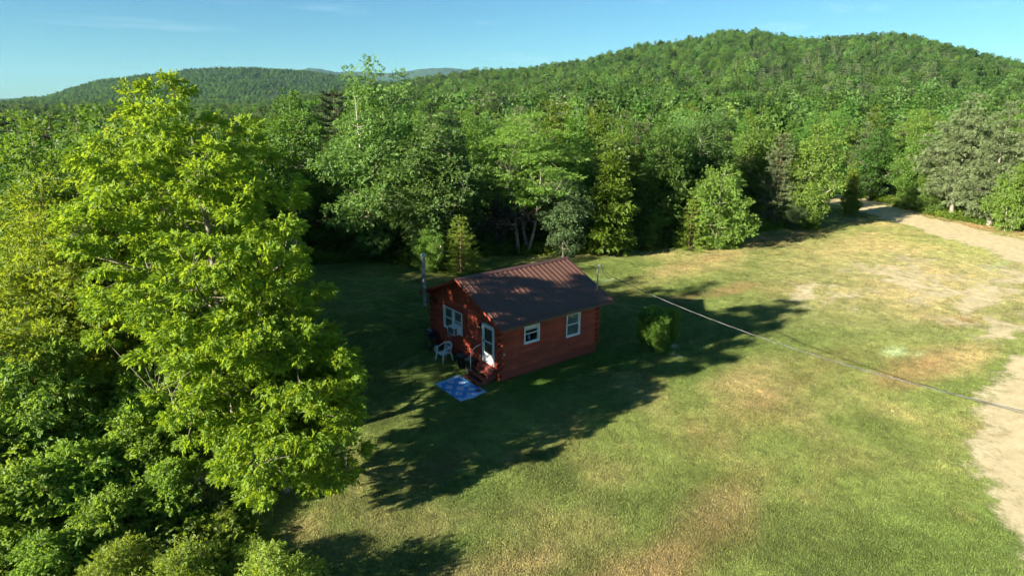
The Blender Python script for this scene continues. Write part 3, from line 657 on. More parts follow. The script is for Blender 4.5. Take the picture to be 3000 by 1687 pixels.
def strap(b, pts, wv, th=.014):
    """flat band: pts with half-width vectors"""
    V = []; n = len(pts)
    for p, wd_ in zip(pts, wv):
        p, wd_ = Vector(p), Vector(wd_); V += [p - wd_, p + wd_]
    for i in range(n):
        d = (Vector(pts[min(i + 1, n - 1)]) - Vector(pts[max(i - 1, 0)])).normalized(); nn = d.cross(Vector(wv[i])).normalized() * th
        V += [Vector(V[2 * i]) + nn, Vector(V[2 * i + 1]) + nn]
    # interleave: first 2n base verts then 2n offset verts
    base = V[:2 * n]; off = V[2 * n:]
    F = []
    o = 2 * n
    for i in range(n - 1):
        a, b_, c, d = 2 * i, 2 * i + 1, 2 * i + 3, 2 * i + 2
        F += [(a, b_, c, d), (o + d, o + c, o + b_, o + a), (a, d, o + d, o + a), (b_, o + b_, o + c, c)]
    F += [(0, o, o + 1, 1), (2 * n - 2, 2 * n - 1, o + 2 * n - 1, o + 2 * n - 2)]
    return b.add(base + off, F)
for sgn in (-1, 1):
    sc(strap(cb(), [(-.24, sgn * .25, .62), (-.25, sgn * .255, .40), (-.31, sgn * .285, 0)], [(.05, 0, 0), (.05, 0, 0), (.028, 0, 0)])).build('leg', M['resin'], ch)
    sc(strap(cb(), [(.19, sgn * .22, .42), (.27, sgn * .265, .0)], [(.04, 0, 0), (.024, 0, 0)])).build('leg', M['resin'], ch)
    sc(strap(cb(), [(-.28, sgn * .265, .615), (-.10, sgn * .285, .645), (.12, sgn * .285, .70), (.26, sgn * .24, .80)], [(.0, .03, 0)] * 4)).build('armrest', M['resin'], ch)
# back frame arch and lattice
bp = lambda y, z: (.20 + (z - .40) * .28 - .10 * (y / .25) ** 2 * .5, y, z)
arch = [bp(-.24, .40)] + [bp(-.25 * math.cos(a), .66 + .17 * math.sin(a)) for a in np.linspace(0, math.pi, 13)] + [bp(.24, .40)]
sc(cb().tube(arch, .022, 6)).build('back_frame', M['resin'], ch)
for i in range(7):
    y = -.19 + i * .0633; sc(cb().tube([bp(y, .42), bp(y, .66)], .009, 4)).build('lattice_slat', M['resin'], ch)
for i in range(6):
    z = .44 + i * .043; sc(cb().tube([bp(y_, z) for y_ in np.linspace(-.235, .235, 7)], .008, 4)).build('lattice_slat', M['resin'], ch)
sc(strap(cb(), [bp(y_, .745 + .02 * math.cos(y_ * 6)) for y_ in np.linspace(-.21, .21, 9)], [(0, 0, .045)] * 9)).build('head_panel', M['resin'], ch)

M['grill'] = mat('grill_enamel', (.015, .015, .017), .3, spec=.6)
M['grillm'] = mat('grill_cart', (.03, .03, .032), .5)
gr = thing('gas_grill', (-.42, 6.05, 0), 'black gas grill with side shelf at the corner of the cabin', 'grill', None, 0)
hood = [(-.26, .86), (-.25, .98), (-.18, 1.09), (-.05, 1.15), (.08, 1.14), (.20, 1.06), (.26, .95), (.26, .86)]
MB().prism(hood, -.30, .30, 'y').build('lid', M['grill'], gr)
MB().tube([(-.27, -.2, .95), (-.31, -.2, .96), (-.31, .2, .96), (-.27, .2, .95)], .013, 7).build('lid_handle', M['galv'], gr)
MB().lathe([(0, 0), (.04, 0), (.04, .012), (0, .014)], (-.10, -.1, 1.14), 14).build('thermometer', M['galv'], gr)
MB().prism([(-.25, .855), (.25, .855), (.20, .66), (-.20, .66)], -.29, .29, 'y').build('firebox', M['grillm'], gr)
for s in (-1, 1): MB().box(-.24, .24, *((.31, .62) if s > 0 else (-.66, -.31)), .80, .83, b=.008).build('side_shelf', M['grillm'], gr)
for (x, y) in ((-.22, -.27), (.22, -.27), (-.22, .27), (.22, .27)): MB().tube([(x, y, .02), (x, y, .84)], .017, 8).build('leg', M['grillm'], gr)
MB().box(-.22, .22, -.27, .27, .16, .18, b=.004).build('bottom_shelf', M['grillm'], gr); MB().box(-.275, -.25, -.28, .28, .70, .80, b=.006).build('control_panel', M['grillm'], gr)
for y in (-.15, 0, .15): MB().tube([(-.275, y, .75), (-.31, y, .75)], .024, 12).build('knob', M['galv'], gr)
for y in (-.30, .30): MB().tube([(.22, y - .02, .09), (.22, y + .02, .09)], .09, 16).build('wheel', M['rubber'], gr)
pt = thing('propane_tank', (-.52, 5.38, 0), 'grey propane tank standing below the grill shelf', 'gas tank')
MB().lathe([(0, .03), (.10, .03), (.14, .06), (.15, .12), (.15, .26), (.14, .32), (.09, .37), (0, .38)], n=20).build('tank_body', mat('tank_paint', (.34, .36, .38), .45, noise=(4, .15)), pt)
MB().lathe([(.105, 0), (.11, .0), (.11, .05), (.105, .05)], n=18).build('foot_ring', M['galv'], pt)
MB().lathe([(.085, .37), (.09, .37), (.09, .46), (.085, .46)], n=18).build('collar', M['galv'], pt)
MB().lathe([(.0, .37), (.02, .37), (.02, .42), (.032, .425), (.032, .44), (0, .44)], n=10).build('valve', M['black'], pt)

def rug_mat():
    m = bpy.data.materials.new('rug_weave'); m.use_nodes = True; n, l = m.node_tree.nodes, m.node_tree.links
    b = n['Principled BSDF']; b.inputs['Roughness'].default_value = .7; b.inputs['Specular IOR Level'].default_value = .25
    a = n.new('ShaderNodeAttribute'); a.attribute_name = 'ru'; c = n.new('ShaderNodeAttribute'); c.attribute_name = 'rv'
    def mt(op, x, y=0.0, z=None):
        q = n.new('ShaderNodeMath'); q.operation = op
        for i, v in enumerate((x, y) + ((z,) if z is not None else ())):
            if isinstance(v, (int, float)): q.inputs[i].default_value = v
            else: l.new(v, q.inputs[i])
        return q.outputs[0]
    u, v = a.outputs['Fac'], c.outputs['Fac']
    A = mt('DIVIDE', mt('SUBTRACT', u, .14 - 1.85), .185); B = mt('ADD', mt('DIVIDE', v, .25), 7.0)
    p = mt('ADD', A, B); qd = mt('ADD', mt('SUBTRACT', A, B), 20.0)
    d = mt('MAXIMUM', mt('ABSOLUTE', mt('SUBTRACT', mt('MODULO', p, 2.0), 1.0)), mt('ABSOLUTE', mt('SUBTRACT', mt('MODULO', qd, 2.0), 1.0)))
    cr = n.new('ShaderNodeValToRGB'); cr.color_ramp.interpolation = 'CONSTANT'; e = cr.color_ramp.elements
    BL, DB, PK, LT = (.065, .28, .64, 1), (.04, .19, .50, 1), (.78, .66, .66, 1), (.50, .68, .84, 1)
    e[0].position = 0; e[0].color = LT; e[1].position = .17; e[1].color = DB
    for pos, col in ((.30, BL), (.37, PK), (.50, BL), (.80, DB), (.92, BL)):
        x = e.new(pos); x.color = col
    l.new(d, cr.inputs[0])
    # end borders: bands of light zigzag
    du = mt('MINIMUM', u, mt('SUBTRACT', 1.0, u))
    zg = mt('ABSOLUTE', mt('SUBTRACT', mt('MODULO', mt('MULTIPLY', v, 22.0), 1.0), .5))
    s1 = mt('LESS_THAN', mt('MODULO', mt('ADD', mt('MULTIPLY', du, 26.0), zg), 1.0), .5)
    bc = n.new('ShaderNodeMix'); bc.data_type = 'RGBA'; bc.inputs['A'].default_value = (.07, .30, .66, 1); bc.inputs['B'].default_value = (.48, .66, .80, 1); l.new(s1, bc.inputs['Factor'])
    isb = mt('LESS_THAN', du, .085)
    fin = n.new('ShaderNodeMix'); fin.data_type = 'RGBA'; l.new(isb, fin.inputs['Factor']); l.new(cr.outputs[0], fin.inputs['A']); l.new(bc.outputs['Result'], fin.inputs['B'])
    l.new(fin.outputs['Result'], b.inputs['Base Color']); return m
n1, n2 = 26, 40; V = []; ru = []; rv = []
for i in range(n1):
    for j in range(n2):
        v, u = i / (n1 - 1), j / (n2 - 1)
        x = -1.12 - 1.54 * v; y = 2.06 - 2.40 * u - .12 * v + (.05 * math.sin(v * 9) if j == n2 - 1 else 0)
        z = .03 + .010 * math.sin(u * 17 + v * 5) * math.sin(v * 7) + .018 * math.exp(-((u - .78 - .1 * v) / .05) ** 2)
        V.append((x, y, z)); ru.append(u); rv.append(v)
V = np.array(V); nn = len(V); i, j = np.meshgrid(np.arange(n1 - 1), np.arange(n2 - 1), indexing='ij'); q = (i * n2 + j).ravel()
Fr = np.c_[q, q + 1, q + n2 + 1, q + n2]
Vb = V.copy(); Vb[:, 2] -= .012
border = [(i * n2 + j) for (i, j) in [(0, j) for j in range(n2)] + [(i, n2 - 1) for i in range(1, n1)] + [(n1 - 1, j) for j in range(n2 - 2, -1, -1)] + [(i, 0) for i in range(n1 - 2, 0, -1)]]
Fs = np.array([(a, b, b + nn, a + nn) for a, b in zip(border, border[1:] + border[:1])])
rug = obj('rug', mesh_np('rug', np.vstack([V, Vb]), np.vstack([Fr[:, ::-1], Fr + nn, Fs]), [rug_mat()], {'ru': np.array(ru * 2), 'rv': np.array(rv * 2)}, True))
tag(rug, 'blue outdoor rug with pale diamond pattern on the grass', 'rug')
lf = thing('sandals', (-1.38, -.05, .06), 'pair of small brown sandals on the blue rug beside the steps', 'sandals', None, .5)
for s in (-1, 1):
    MB().prism([(-.12, -.035), (-.05, -.045), (.06, -.05), (.13, -.03), (.13, .03), (.06, .045), (-.05, .04), (-.12, .035)], 0, .022, 'z').build('sole', mat('sandal_brown', (.16, .075, .04), .7), lf).location = (0, s * .07, 0)
    MB().tube([(.02, -.05, .015), (.03, 0, .06), (.02, .05, .015)], .014, 5).build('strap', M['bark_brown'], lf).location = (0, s * .07, 0)

# ------------------------------------------------------------------ trees
def nrm(a): return a / (np.linalg.norm(a, axis=-1, keepdims=True) + 1e-9)
class Wood:
    def __init__(s): s.V = []; s.F = []; s.n = 0
    def tube(s, P, r, k=6):
        P = np.asarray(P, float); r = np.asarray(r, float); T = nrm(np.gradient(P, axis=0))
        ref = np.where(np.abs(T[:, 2:3]) < .9, np.array([[0, 0, 1.]]), np.array([[1., 0, 0]])); a = nrm(np.cross(T, ref)); b = np.cross(T, a)
        an = np.arange(k) * 2 * np.pi / k
        V = P[:, None] + r[:, None, None] * (a[:, None] * np.cos(an)[None, :, None] + b[:, None] * np.sin(an)[None, :, None])
        m = len(P); i, j = np.meshgrid(np.arange(m - 1), np.arange(k), indexing='ij'); j2 = (j + 1) % k
        F = np.stack([i * k + j, i * k + j2, (i + 1) * k + j2, (i + 1) * k + j], -1).reshape(-1, 4) + s.n
        s.V.append(V.reshape(-1, 3)); s.F.append(F); s.n += m * k
    def mesh(s, name, m): return mesh_np(name, np.vstack(s.V), np.vstack(s.F), [m], None, True)

def sprays(rg, C, A, N, k, slen, ll, lw, droop=.2, jit=.35, spread=1.0, fold=.12):
    """leaf sprays: k leaves along a short axis; returns verts, tris, tint"""
    n = len(C); A = nrm(A); N = nrm(N - (N * A).sum(1, keepdims=True) * A); Sd = np.cross(N, A)
    Vs = []; tb = rg.random(n)
    for j in range(k):
        t = (j + .5) / k; side = -1 if j % 2 else 1
        phi = (spread * (1 - .75 * t)) if j < k - 1 else 0
        base = C + A * (slen * t)[:, None] if hasattr(slen, '__len__') else C + A * (slen * t)
        d = nrm(A * math.cos(phi) + Sd * side * math.sin(phi) + rg.normal(0, .22, (n, 3)) + np.array([0, 0, -droop]))
        nn = nrm(N + rg.normal(0, jit, (n, 3))); wv = nrm(np.cross(nn, d)); nn = np.cross(d, wv)
        L = ll * rg.uniform(.7, 1.2, (n, 1)); W = lw * rg.uniform(.8, 1.2, (n, 1)) * .5
        mid = base + d * L * .45
        Vs.append(np.stack([base, mid + wv * W + nn * L * fold, base + d * L - np.array([0, 0, 1]) * L * .12, mid - wv * W + nn * L * fold], 1))
    V = np.stack(Vs, 1).reshape(-1, 3); m = n * k
    o = np.arange(m)[:, None] * 4; F = np.concatenate([o + [0, 1, 2], o + [0, 2, 3]], 1).reshape(-1, 3)
    tint = np.clip(np.repeat(tb, k) * .6 + rg.random(m) * .4, 0, 1)
    return V, F, np.repeat(tint, 4)

def darts(rg, lobes, n, mind, zmin=.4, inner=.35, tries=40):
    """clump centres scattered through the union of ellipsoids, thicker towards the outside"""
    L = np.array(lobes, float); wgt = (L[:, 3] * L[:, 4] * L[:, 5]) ** (2 / 3); wgt /= wgt.sum()
    out = []; O = []
    cand = rg.choice(len(L), n * tries, p=wgt); dr = nrm(rg.normal(size=(n * tries, 3))); rad = lerp(inner, 1.0, rg.random(n * tries) ** .55)
    P = L[cand, :3] + dr * rad[:, None] * L[cand, 3:6]
    grid = {}; cs = mind
    for p, d in zip(P, dr):
        if p[2] < zmin: continue
        kx = (int(p[0] // cs), int(p[1] // cs), int(p[2] // cs)); ok = True
        for a in (-1, 0, 1):
            for b in (-1, 0, 1):
                for c in (-1, 0, 1):
                    for q in grid.get((kx[0] + a, kx[1] + b, kx[2] + c), ()):
                        if (q[0] - p[0]) ** 2 + (q[1] - p[1]) ** 2 + (q[2] - p[2]) ** 2 < mind * mind: ok = False; break
                    if not ok: break
                if not ok: break
            if not ok: break
        if ok:
            grid.setdefault(kx, []).append(p); out.append(p); O.append(d)
            if len(out) >= n: break
    return np.array(out), np.array(O)

def broadleaf(name, seed, H, lobes, trunk_r, n_clump, rc, ns, k, slen, ll, lw, leaf, bark, droop=.2, up=.9, trunk_top=.8, lean=(0, 0), n_limb=9, zmin=.4, mind=.85, flat=.6, sides=6, wood=True, spread=1.0, stems=1, gap=None):
    rg = np.random.default_rng(seed); C, O = darts(rg, lobes, n_clump, rc * mind, zmin)
    if gap is not None:  # clumps removed along sun rays so light lands on chosen spots
        keep = np.ones(len(C), bool)
        for (gx_, gy_, gz_, gr_) in gap:
            q = np.array([gx_, gy_, gz_]); d0 = np.array(SUN_FROM); v = C - q; v = v - (v @ d0)[:, None] * d0; keep &= np.linalg.norm(v, axis=1) > gr_
        C, O = C[keep], O[keep]
    W = Wood(); tz = np.linspace(0, 1, 24); nodes = []
    cxy = np.array([0, 0.])
    for s in range(stems):
        ph = s * 2.4 + seed; off = np.array([math.cos(ph), math.sin(ph)]) * (.35 if stems > 1 else 0)
        tp = np.c_[off[0] * (1 + 3 * tz) + lean[0] * tz + .04 * H * (vnoise(tz * 3 + seed + s, tz * 0, 1) - .5), off[1] * (1 + 3 * tz) + lean[1] * tz + .04 * H * (vnoise(tz * 3 + seed, tz * 0 + 9 + s, 2) - .5), tz * H * trunk_top - .15]
        r = trunk_r * (1 - .82 * tz) * (1 + .5 * np.exp(-tz * 14)) * (1 if stems == 1 else .7)
        W.tube(tp, r, sides + 2); nodes.append(np.c_[tp[4:], r[4:]])
    nodes = np.vstack(nodes)
    # limbs: farthest-point seeds among clumps
    idx = [int(np.argmax(C[:, 2]))]; dd = np.linalg.norm(C - C[idx[0]], axis=1)
    while len(idx) < min(n_limb, len(C)):
        i = int(np.argmax(dd)); idx.append(i); dd = np.minimum(dd, np.linalg.norm(C - C[i], axis=1))
    tn_ = nodes.copy(); extra = []
    for i in idx:
        e = C[i]; hd = np.hypot(e[0], e[1]); za = np.clip(e[2] - .6 * hd - rg.uniform(0, .1) * H, rg.uniform(.12, .3) * H, .78 * H)
        a = tn_[np.argmin(np.abs(tn_[:, 2] - za) + .3 * np.hypot(tn_[:, 0] - e[0], tn_[:, 1] - e[1]))]
        t = np.linspace(0, 1, 7)[:, None]; mid = (a[:3] + e) / 2 + np.array([0, 0, -.10 * hd]) + rg.normal(0, .06 * hd + .05, 3)
        P = (1 - t) ** 2 * a[:3] + 2 * t * (1 - t) * mid + t * t * e; rr = lerp(min(a[3] * .5, .018 * np.linalg.norm(e - a[:3]) + .012), .01 + .02 * trunk_r, t[:, 0]); W.tube(P, rr, sides); extra.append(np.c_[P[1:], rr[1:]])
    nodes = np.vstack([nodes] + extra)
    if wood:
        for i in range(len(C)):
            if i in idx: continue
            e = C[i]; d = np.linalg.norm(nodes[:, :3] - e, axis=1) + 1.2 * np.maximum(nodes[:, 2] - e[2], 0)
            a = nodes[np.argmin(d)]; t = np.linspace(0, 1, 4)[:, None]; mid = (a[:3] + e) / 2 + rg.normal(0, .08, 3) + np.array([0, 0, .05])
            P = (1 - t) ** 2 * a[:3] + 2 * t * (1 - t) * mid + t * t * e; W.tube(P, lerp(min(a[3] * .5, .035), .006, t[:, 0]), 4)
    # leaves
    m = len(C) * ns; Cr = np.repeat(C, ns, 0); Or = np.repeat(O, ns, 0); siz = np.repeat(rg.uniform(.7, 1.25, len(C)), ns)[:, None]
    dl = nrm(rg.normal(size=(m, 3))) * (rg.random((m, 1)) ** .45); dl[:, 2] *= flat
    pos = Cr + dl * rc * siz
    ax = nrm(dl * 1.1 + Or * .6 + rg.normal(0, .35, (m, 3)) + np.array([0, 0, -.1]))
    Nn = nrm(np.array([0, 0, up * .42]) + Or * .8 + rg.normal(0, .5, (m, 3)))
    V, F, T = sprays(rg, pos, ax, Nn, k, slen, ll, lw, droop, spread=spread)
    crown = mesh_np(name + '_crown', V, F, [leaf], {'tint': T}); return W.mesh(name + '_wood', bark), crown

def conifer(name, seed, H, Rr, z0, trunk_r, nwh, nb, leaf, bark, ll, lw, k=5, step=.28, upsweep=.1, power=.8, dead=0.0, irr=.25, tuft=1, sides=6, ns=1):
    """whorled branches, foliage in flat sprays along the outer part of each branch"""
    rg = np.random.default_rng(seed); W = Wood(); tz = np.linspace(0, 1, 9)
    tp = np.c_[.02 * H * (vnoise(tz * 3 + seed, tz * 0, 1) - .5), .02 * H * (vnoise(tz * 3, tz * 0 + seed, 2) - .5), tz * H * .98 - .1]
    W.tube(tp, trunk_r * (1 - .93 * tz) + .01, sides + 1)
    C = []; A = []; N = []; 
    for wv in range(nwh):
        f = (wv + rg.uniform(-.25, .25)) / nwh; z = lerp(z0, H * .97, f)
        L0 = Rr * (1 - f) ** power * (1 if power > .3 else 1) + .12
        for b in range(nb):
            az = 2 * np.pi * (b / nb) + wv * 1.3 + rg.normal(0, .25); L = L0 * rg.uniform(1 - irr, 1 + irr * .6)
            if L < .1: continue
            d = np.array([math.cos(az), math.sin(az), 0]); t = np.linspace(0, 1, 5)[:, None]
            sag = upsweep if f > .25 else upsweep - .15
            P = np.array([0, 0, z]) + d * L * t + np.array([0, 0, 1]) * (L * (sag * t ** 1.5 - .08 * np.sin(t * np.pi)))
            W.tube(P, lerp(max(.012, trunk_r * .22 * (1 - f)), .005, t[:, 0]), 4)
            if z < dead * H: continue
            m = max(2, int(L / step)); tt = np.linspace(.25 if L > .8 else .05, 1.0, m)
            for q in tt:
                pc_ = P[0] + d * L * q + np.array([0, 0, L * (sag * q ** 1.5 - .08 * math.sin(q * np.pi))])
                wd_ = .38 * L * (1 - q) * .8 + .10
                for s_ in range(1 + 2 * tuft):
                    sgn = s_ - tuft; lat = np.array([-d[1], d[0], 0]) * sgn * wd_ * rg.uniform(.5, 1.0)
                    for _ in range(ns):
                        C.append(pc_ + lat * .55 + rg.normal(0, .05, 3)); A.append(d * .8 + lat / (wd_ + .01) * .6 + rg.normal(0, .22, 3) + np.array([0, 0, .15 + upsweep])); N.append(np.array([0, 0, .55]) + d * .55 + rg.normal(0, .5, 3))
    V, F, T = sprays(rg, np.array(C), np.array(A), np.array(N), k, ll * .7, ll, lw, .05, .5, .75, .05)
    return W.mesh(name + '_wood', bark), mesh_np(name + '_crown', V, F, [leaf], {'tint': T})

def lobes_for(seed, H, Rr, z0, shape='oval', n=13, rough=.3):
    rg = np.random.default_rng(seed + 900); out = []
    def pr(t):
        if shape == 'oval': return math.sin(math.pi * min(max(t, .04), .97) ** .85) ** .7
        if shape == 'cone': return (1 - t) ** .75 * min(1, t * 5 + .45)
        if shape == 'column': return min(1, (1 - t) * 2.6 + .12) * min(1, .55 + t * 2)
        if shape == 'round': return math.sqrt(max(.05, 1 - (2 * t - 1) ** 2))
        return 1
    for i in range(n):
        t = (i + .5) / n; t = min(.97, max(.03, t + rg.uniform(-.04, .04))); r = Rr * pr(t); a = i * 2.4 + rg.uniform(-.5, .5)
        off = r * rg.uniform(.25, .55); lr = max(.35, r * rg.uniform(.52, .52 + rough)); z = lerp(z0, H, t)
        out.append((off * math.cos(a), off * math.sin(a), min(z, H - lr * .5), lr, lr, max(lr * .8, (H - z0) / n * 1.3)))
    for i in range(7):
        t = rg.uniform(.08, .9); r = Rr * pr(t); a = rg.uniform(0, 6.28); lr = max(.3, r * rg.uniform(.2, .34))
        out.append((r * 1.0 * math.cos(a), r * 1.0 * math.sin(a), min(lerp(z0, H, t), H - .2), lr, lr, lr * .8))
    return out

def plant(name, meshes, loc, label, cat='tree', group=None, rz=0.0, s=1.0, sz=None, parts=('trunk', 'crown')):
    o = thing(name, loc, label, cat, group, rz); o.scale = (s, s, sz if sz else s)
    for pn, me in zip(parts, meshes):
        if me is not None: obj(pn, me, o)
    return o

# --- near trees by the left edge of the lawn -------------------------------------------------
big = broadleaf('ash', 3, 14.4, [(.9, -.5, 12.0, 1.2, 1.2, 1.4), (-.7, .5, 12.9, 1.3, 1.3, 1.3), (.4, .2, 11.0, 2.1, 2.1, 1.6), (-1.9, 1.1, 10.9, 1.9, 1.9, 1.5), (1.7, -1.0, 9.5, 1.8, 1.9, 1.5), (-2.1, .9, 9.0, 1.9, 1.9, 1.5), (.2, -2.0, 8.2, 2.1, 1.8, 1.5),
    (.3, 2.3, 8.4, 2.2, 1.9, 1.6), (-1.9, -.3, 6.8, 1.7, 1.8, 1.3), (2.2, .2, 7.2, 2.0, 2.2, 1.5), (.6, -2.6, 5.8, 2.1, 1.7, 1.3), (-1.0, -2.0, 6.0, 1.6, 1.5, 1.2), (-.6, 2.6, 6.0, 2.1, 1.9, 1.4), (1.8, 2.4, 5.8, 1.9, 1.8, 1.4), (2.0, -2.4, 3.8, 1.8, 1.5, 1.1), (-1.6, -2.4, 4.1, 1.5, 1.2, .9), (2.6, .6, 4.2, 1.7, 1.7, 1.2), (.8, -3.3, 2.9, 1.4, 1.0, .8), (1.6, -2.9, 2.2, 1.5, 1.1, .7), (-.4, -2.8, 2.6, 1.3, 1.0, .7), (-1.4, -2.2, 3.2, 1.2, 1.1, .8), (2.9, -1.6, 2.3, 1.3, 1.2, .8), (.1, .3, 4.3, 1.5, 1.5, 1.0), (.6, 1.4, 3.4, 1.3, 1.2, .9), (.2, -.9, 3.9, 1.3, 1.2, .9)],
      .22, 380, .40, 52, 7, .19, .14, .066, M['ash_leaf'], M['bark_ash'], droop=.10, up=1.0, trunk_top=.86, lean=(.2, .2), n_limb=18, zmin=1.2, mind=1.6, flat=.55, sides=7, spread=1.25, gap=[((9.9 + 12.15) / 1.07, (-2.3 - .75) / 1.07, 1.9, .5), ((9.2 + 12.15) / 1.07, (-1.9 - .75) / 1.07, 1.1, .42), (11.4, (4.2 - .75) / 1.07, 2.2, .42), (11.4, (5.6 - .75) / 1.07, 1.4, .45), (11.4, (1.0 - .75) / 1.07, 1.1, .4), (11.4, (2.6 - .75) / 1.07, 3.0, .35), ((3 + 12.15) / 1.07, (1.6 - .75) / 1.07, 3.9, .36), ((5.2 + 12.15) / 1.07, (2.6 - .75) / 1.07, 4.2, .36), ((1.6 + 12.15) / 1.07, (.2 - .75) / 1.07, 3.3, .32), ((4.4 + 12.15) / 1.07, (.3 - .75) / 1.07, 3.3, .3), ((.9 + 12.15) / 1.07, (2.4 - .75) / 1.07, 4.2, .28)])
plant('ash_tree', big, (-12.15, .75, 0), 'tall bright green ash tree dominating the left of the lawn', 'tree', s=1.07, sz=1.0)
back = broadleaf('ash3', 5, 13.6, lobes_for(5, 13.6, 3.2, 3.0, 'oval', 15), .2, 150, .60, 32, 6, .22, .18, .085, M['ash_leaf'], M['bark_ash'], droop=.1, up=1.0, n_limb=10, mind=1.25, flat=.55, spread=1.25)
plant('ash_tree', back, (-12.6, 7.4, 0), 'ash tree behind the tall one, its top the right hand peak', 'tree')
small = broadleaf('ash2', 8, 8.0, [(.3, .3, 6.9, .9, .9, 1.1), (-.2, 0, 5.6, 1.6, 1.6, 1.2), (1.0, -.6, 4.5, 1.7, 1.7, 1.3), (-.7, 1.0, 4.3, 1.6, 1.6, 1.2), (.5, -1.5, 3.3, 1.8, 1.5, 1.1), (1.4, .7, 3.3, 1.6, 1.6, 1.1), (-.9, -1.3, 2.7, 1.5, 1.4, .9), (.4, 1.6, 2.7, 1.5, 1.4, .9), (.9, -1.8, 1.9, 1.4, 1.2, .7), (-.6, -2.0, 1.8, 1.2, 1.0, .6)],
    .11, 140, .40, 48, 7, .19, .14, .066, M['ash_leaf'], M['bark_ash'], droop=.10, up=1.0, trunk_top=.85, n_limb=9, zmin=1.4, mind=1.6, sides=6, flat=.55, spread=1.25)
plant('ash_tree', small, (-11.45, -2.5, 0), 'smaller bright green ash tree between the tall ash and the rug', 'tree', s=1.0, sz=1.03)
elm = broadleaf('elm', 12, 10.4, lobes_for(12, 10.4, 3.5, .6, 'oval', 16), .2, 330, .56, 44, 6, .18, .12, .06, M['elm_leaf'], M['bark_brown'], droop=.08, n_limb=10, mind=.9, flat=.42, up=1.1)
plant('elm_tree', elm, (-16.5, 6.6, 0), 'yellow green fine leaved tree at the left edge of the picture', 'tree')
cherry = broadleaf('cherry', 21, 5.2, lobes_for(21, 5.2, 2.5, .5, 'oval', 12), .1, 150, .52, 34, 6, .22, .16, .07, M['cherry_leaf'], M['bark_brown'], droop=.35, n_limb=8, mind=.9, flat=.5, up=.9)
plant('cherry_tree', cherry, (-17.7, 3.4, 0), 'dark drooping leaved tree below the yellow green one, left edge', 'tree', rz=1.0)
sap = broadleaf('maple_sapling', 31, 2.7, lobes_for(31, 2.7, 1.5, .15, 'oval', 10), .045, 130, .34, 28, 5, .15, .125, .085, M['sapling_leaf'], M['bark_grey'], droop=.15, n_limb=7, mind=.9, flat=.5, zmin=.15)
SAP = [(-15.5, .4, 1.0, 0.0, 'blue green maple sapling in front of the tall ash trunk'), (-17.0, .1, .98, 1.7, 'bluish maple sapling left of the one at the ash trunk'), (-14.7, -1.9, .8, 3.1, 'low maple sapling at the shaded lawn edge below the ash'), (-18.7, -.4, .95, 4.2, 'bright leaved maple sapling in the bottom left corner'), (-16.5, -2.3, .72, 5.0, 'low maple sapling among the dark brush near the bottom edge'), (-19.3, 2.2, 1.2, 2.2, 'larger maple sapling at the left picture edge below the cherry'), (-14.6, 2.6, 1.25, .6, 'maple sapling in the dark gap behind the ash trunk'), (-18.0, -3.0, .6, 1.1, 'low brushy sapling at the bottom edge near the left corner')]
for (x, y, s, rz, lab) in SAP: plant('maple_sapling', sap, (x, y, 0), lab, 'sapling', 'maple saplings along the lawn edge', rz, s)
wil = broadleaf('willow_shrub', 41, 1.9, lobes_for(41, 1.9, 1.15, .1, 'round', 9), .03, 100, .26, 30, 5, .11, .08, .042, M['willow_leaf'], M['bark_grey'], droop=.05, n_limb=8, mind=.85, flat=.8, zmin=.1, trunk_top=.6, stems=3)
for (x, y, s, rz, lab) in [(-13.3, -6.4, .62, 0, 'pale yellow green shrub at the bottom edge, nearest the lawn'), (-15.1, -5.9, .85, 2, 'yellow green shrub at the bottom edge left of the pale one'), (-14.3, -4.9, .42, 4, 'low yellow green shrub tucked behind the two bottom shrubs'), (-13.6, -3.6, .4, 1, 'tiny green shrub on the dry lawn corner'), (-13.4, -8.0, 1.0, 3, 'yellow shrub cut by the bottom edge, reaching out over the lawn'), (-16.6, -4.6, .8, 5, 'yellow green shrub at the bottom edge, furthest left')]: plant('willow_shrub', wil, (x, y, 0), lab, 'shrub', 'yellow green shrubs at the bottom edge', rz, s)
spr_small = conifer('sapling_pine', 44, 1.9, .7, .15, .035, 9, 5, M['pine_needle'], M['bark_brown'], .12, .02, 7, .14, .35, .7, tuft=1)
plant('pine_sapling', spr_small, (-13.9, -2.6, 0), 'small pine sapling in the shade under the tall ash', 'sapling')

# --- prototypes for the wood edge ---------------------------------------------------------
PT = {}
def proto(key, *a, **k): PT[key] = a[0](key, *a[1:], **k)
G = lambda m: dict(leaf=M[m])
def bl(key, seed, H, Rr, z0, shape, nc, rc, ns, k, slen, ll, lw, leaf, bark, nl=13, rough=.3, **kw):
    PT[key] = (broadleaf(key, seed, H, lobes_for(seed, H, Rr, z0, shape, nl, rough), .016 * H, nc, rc, ns, k, slen, ll, lw, M[leaf], M[bark], n_limb=9, mind=.9, **kw), H)
def cf(key, *a, **k): PT[key] = (conifer(key, *a, **k), a[1])
bl('mapleA', 51, 12.5, 3.4, 1.2, 'oval', 180, .80, 34, 4, .30, .20, .14, 'maple_leaf', 'bark_grey', flat=.5)
bl('mapleB', 52, 12.5, 2.7, .8, 'cone', 170, .72, 34, 4, .30, .20, .14, 'maple_leaf', 'bark_grey', flat=.5)
bl('brightA', 53, 9.5, 2.0, .5, 'cone', 140, .58, 36, 4, .26, .18, .125, 'bright_leaf', 'bark_grey', flat=.5)
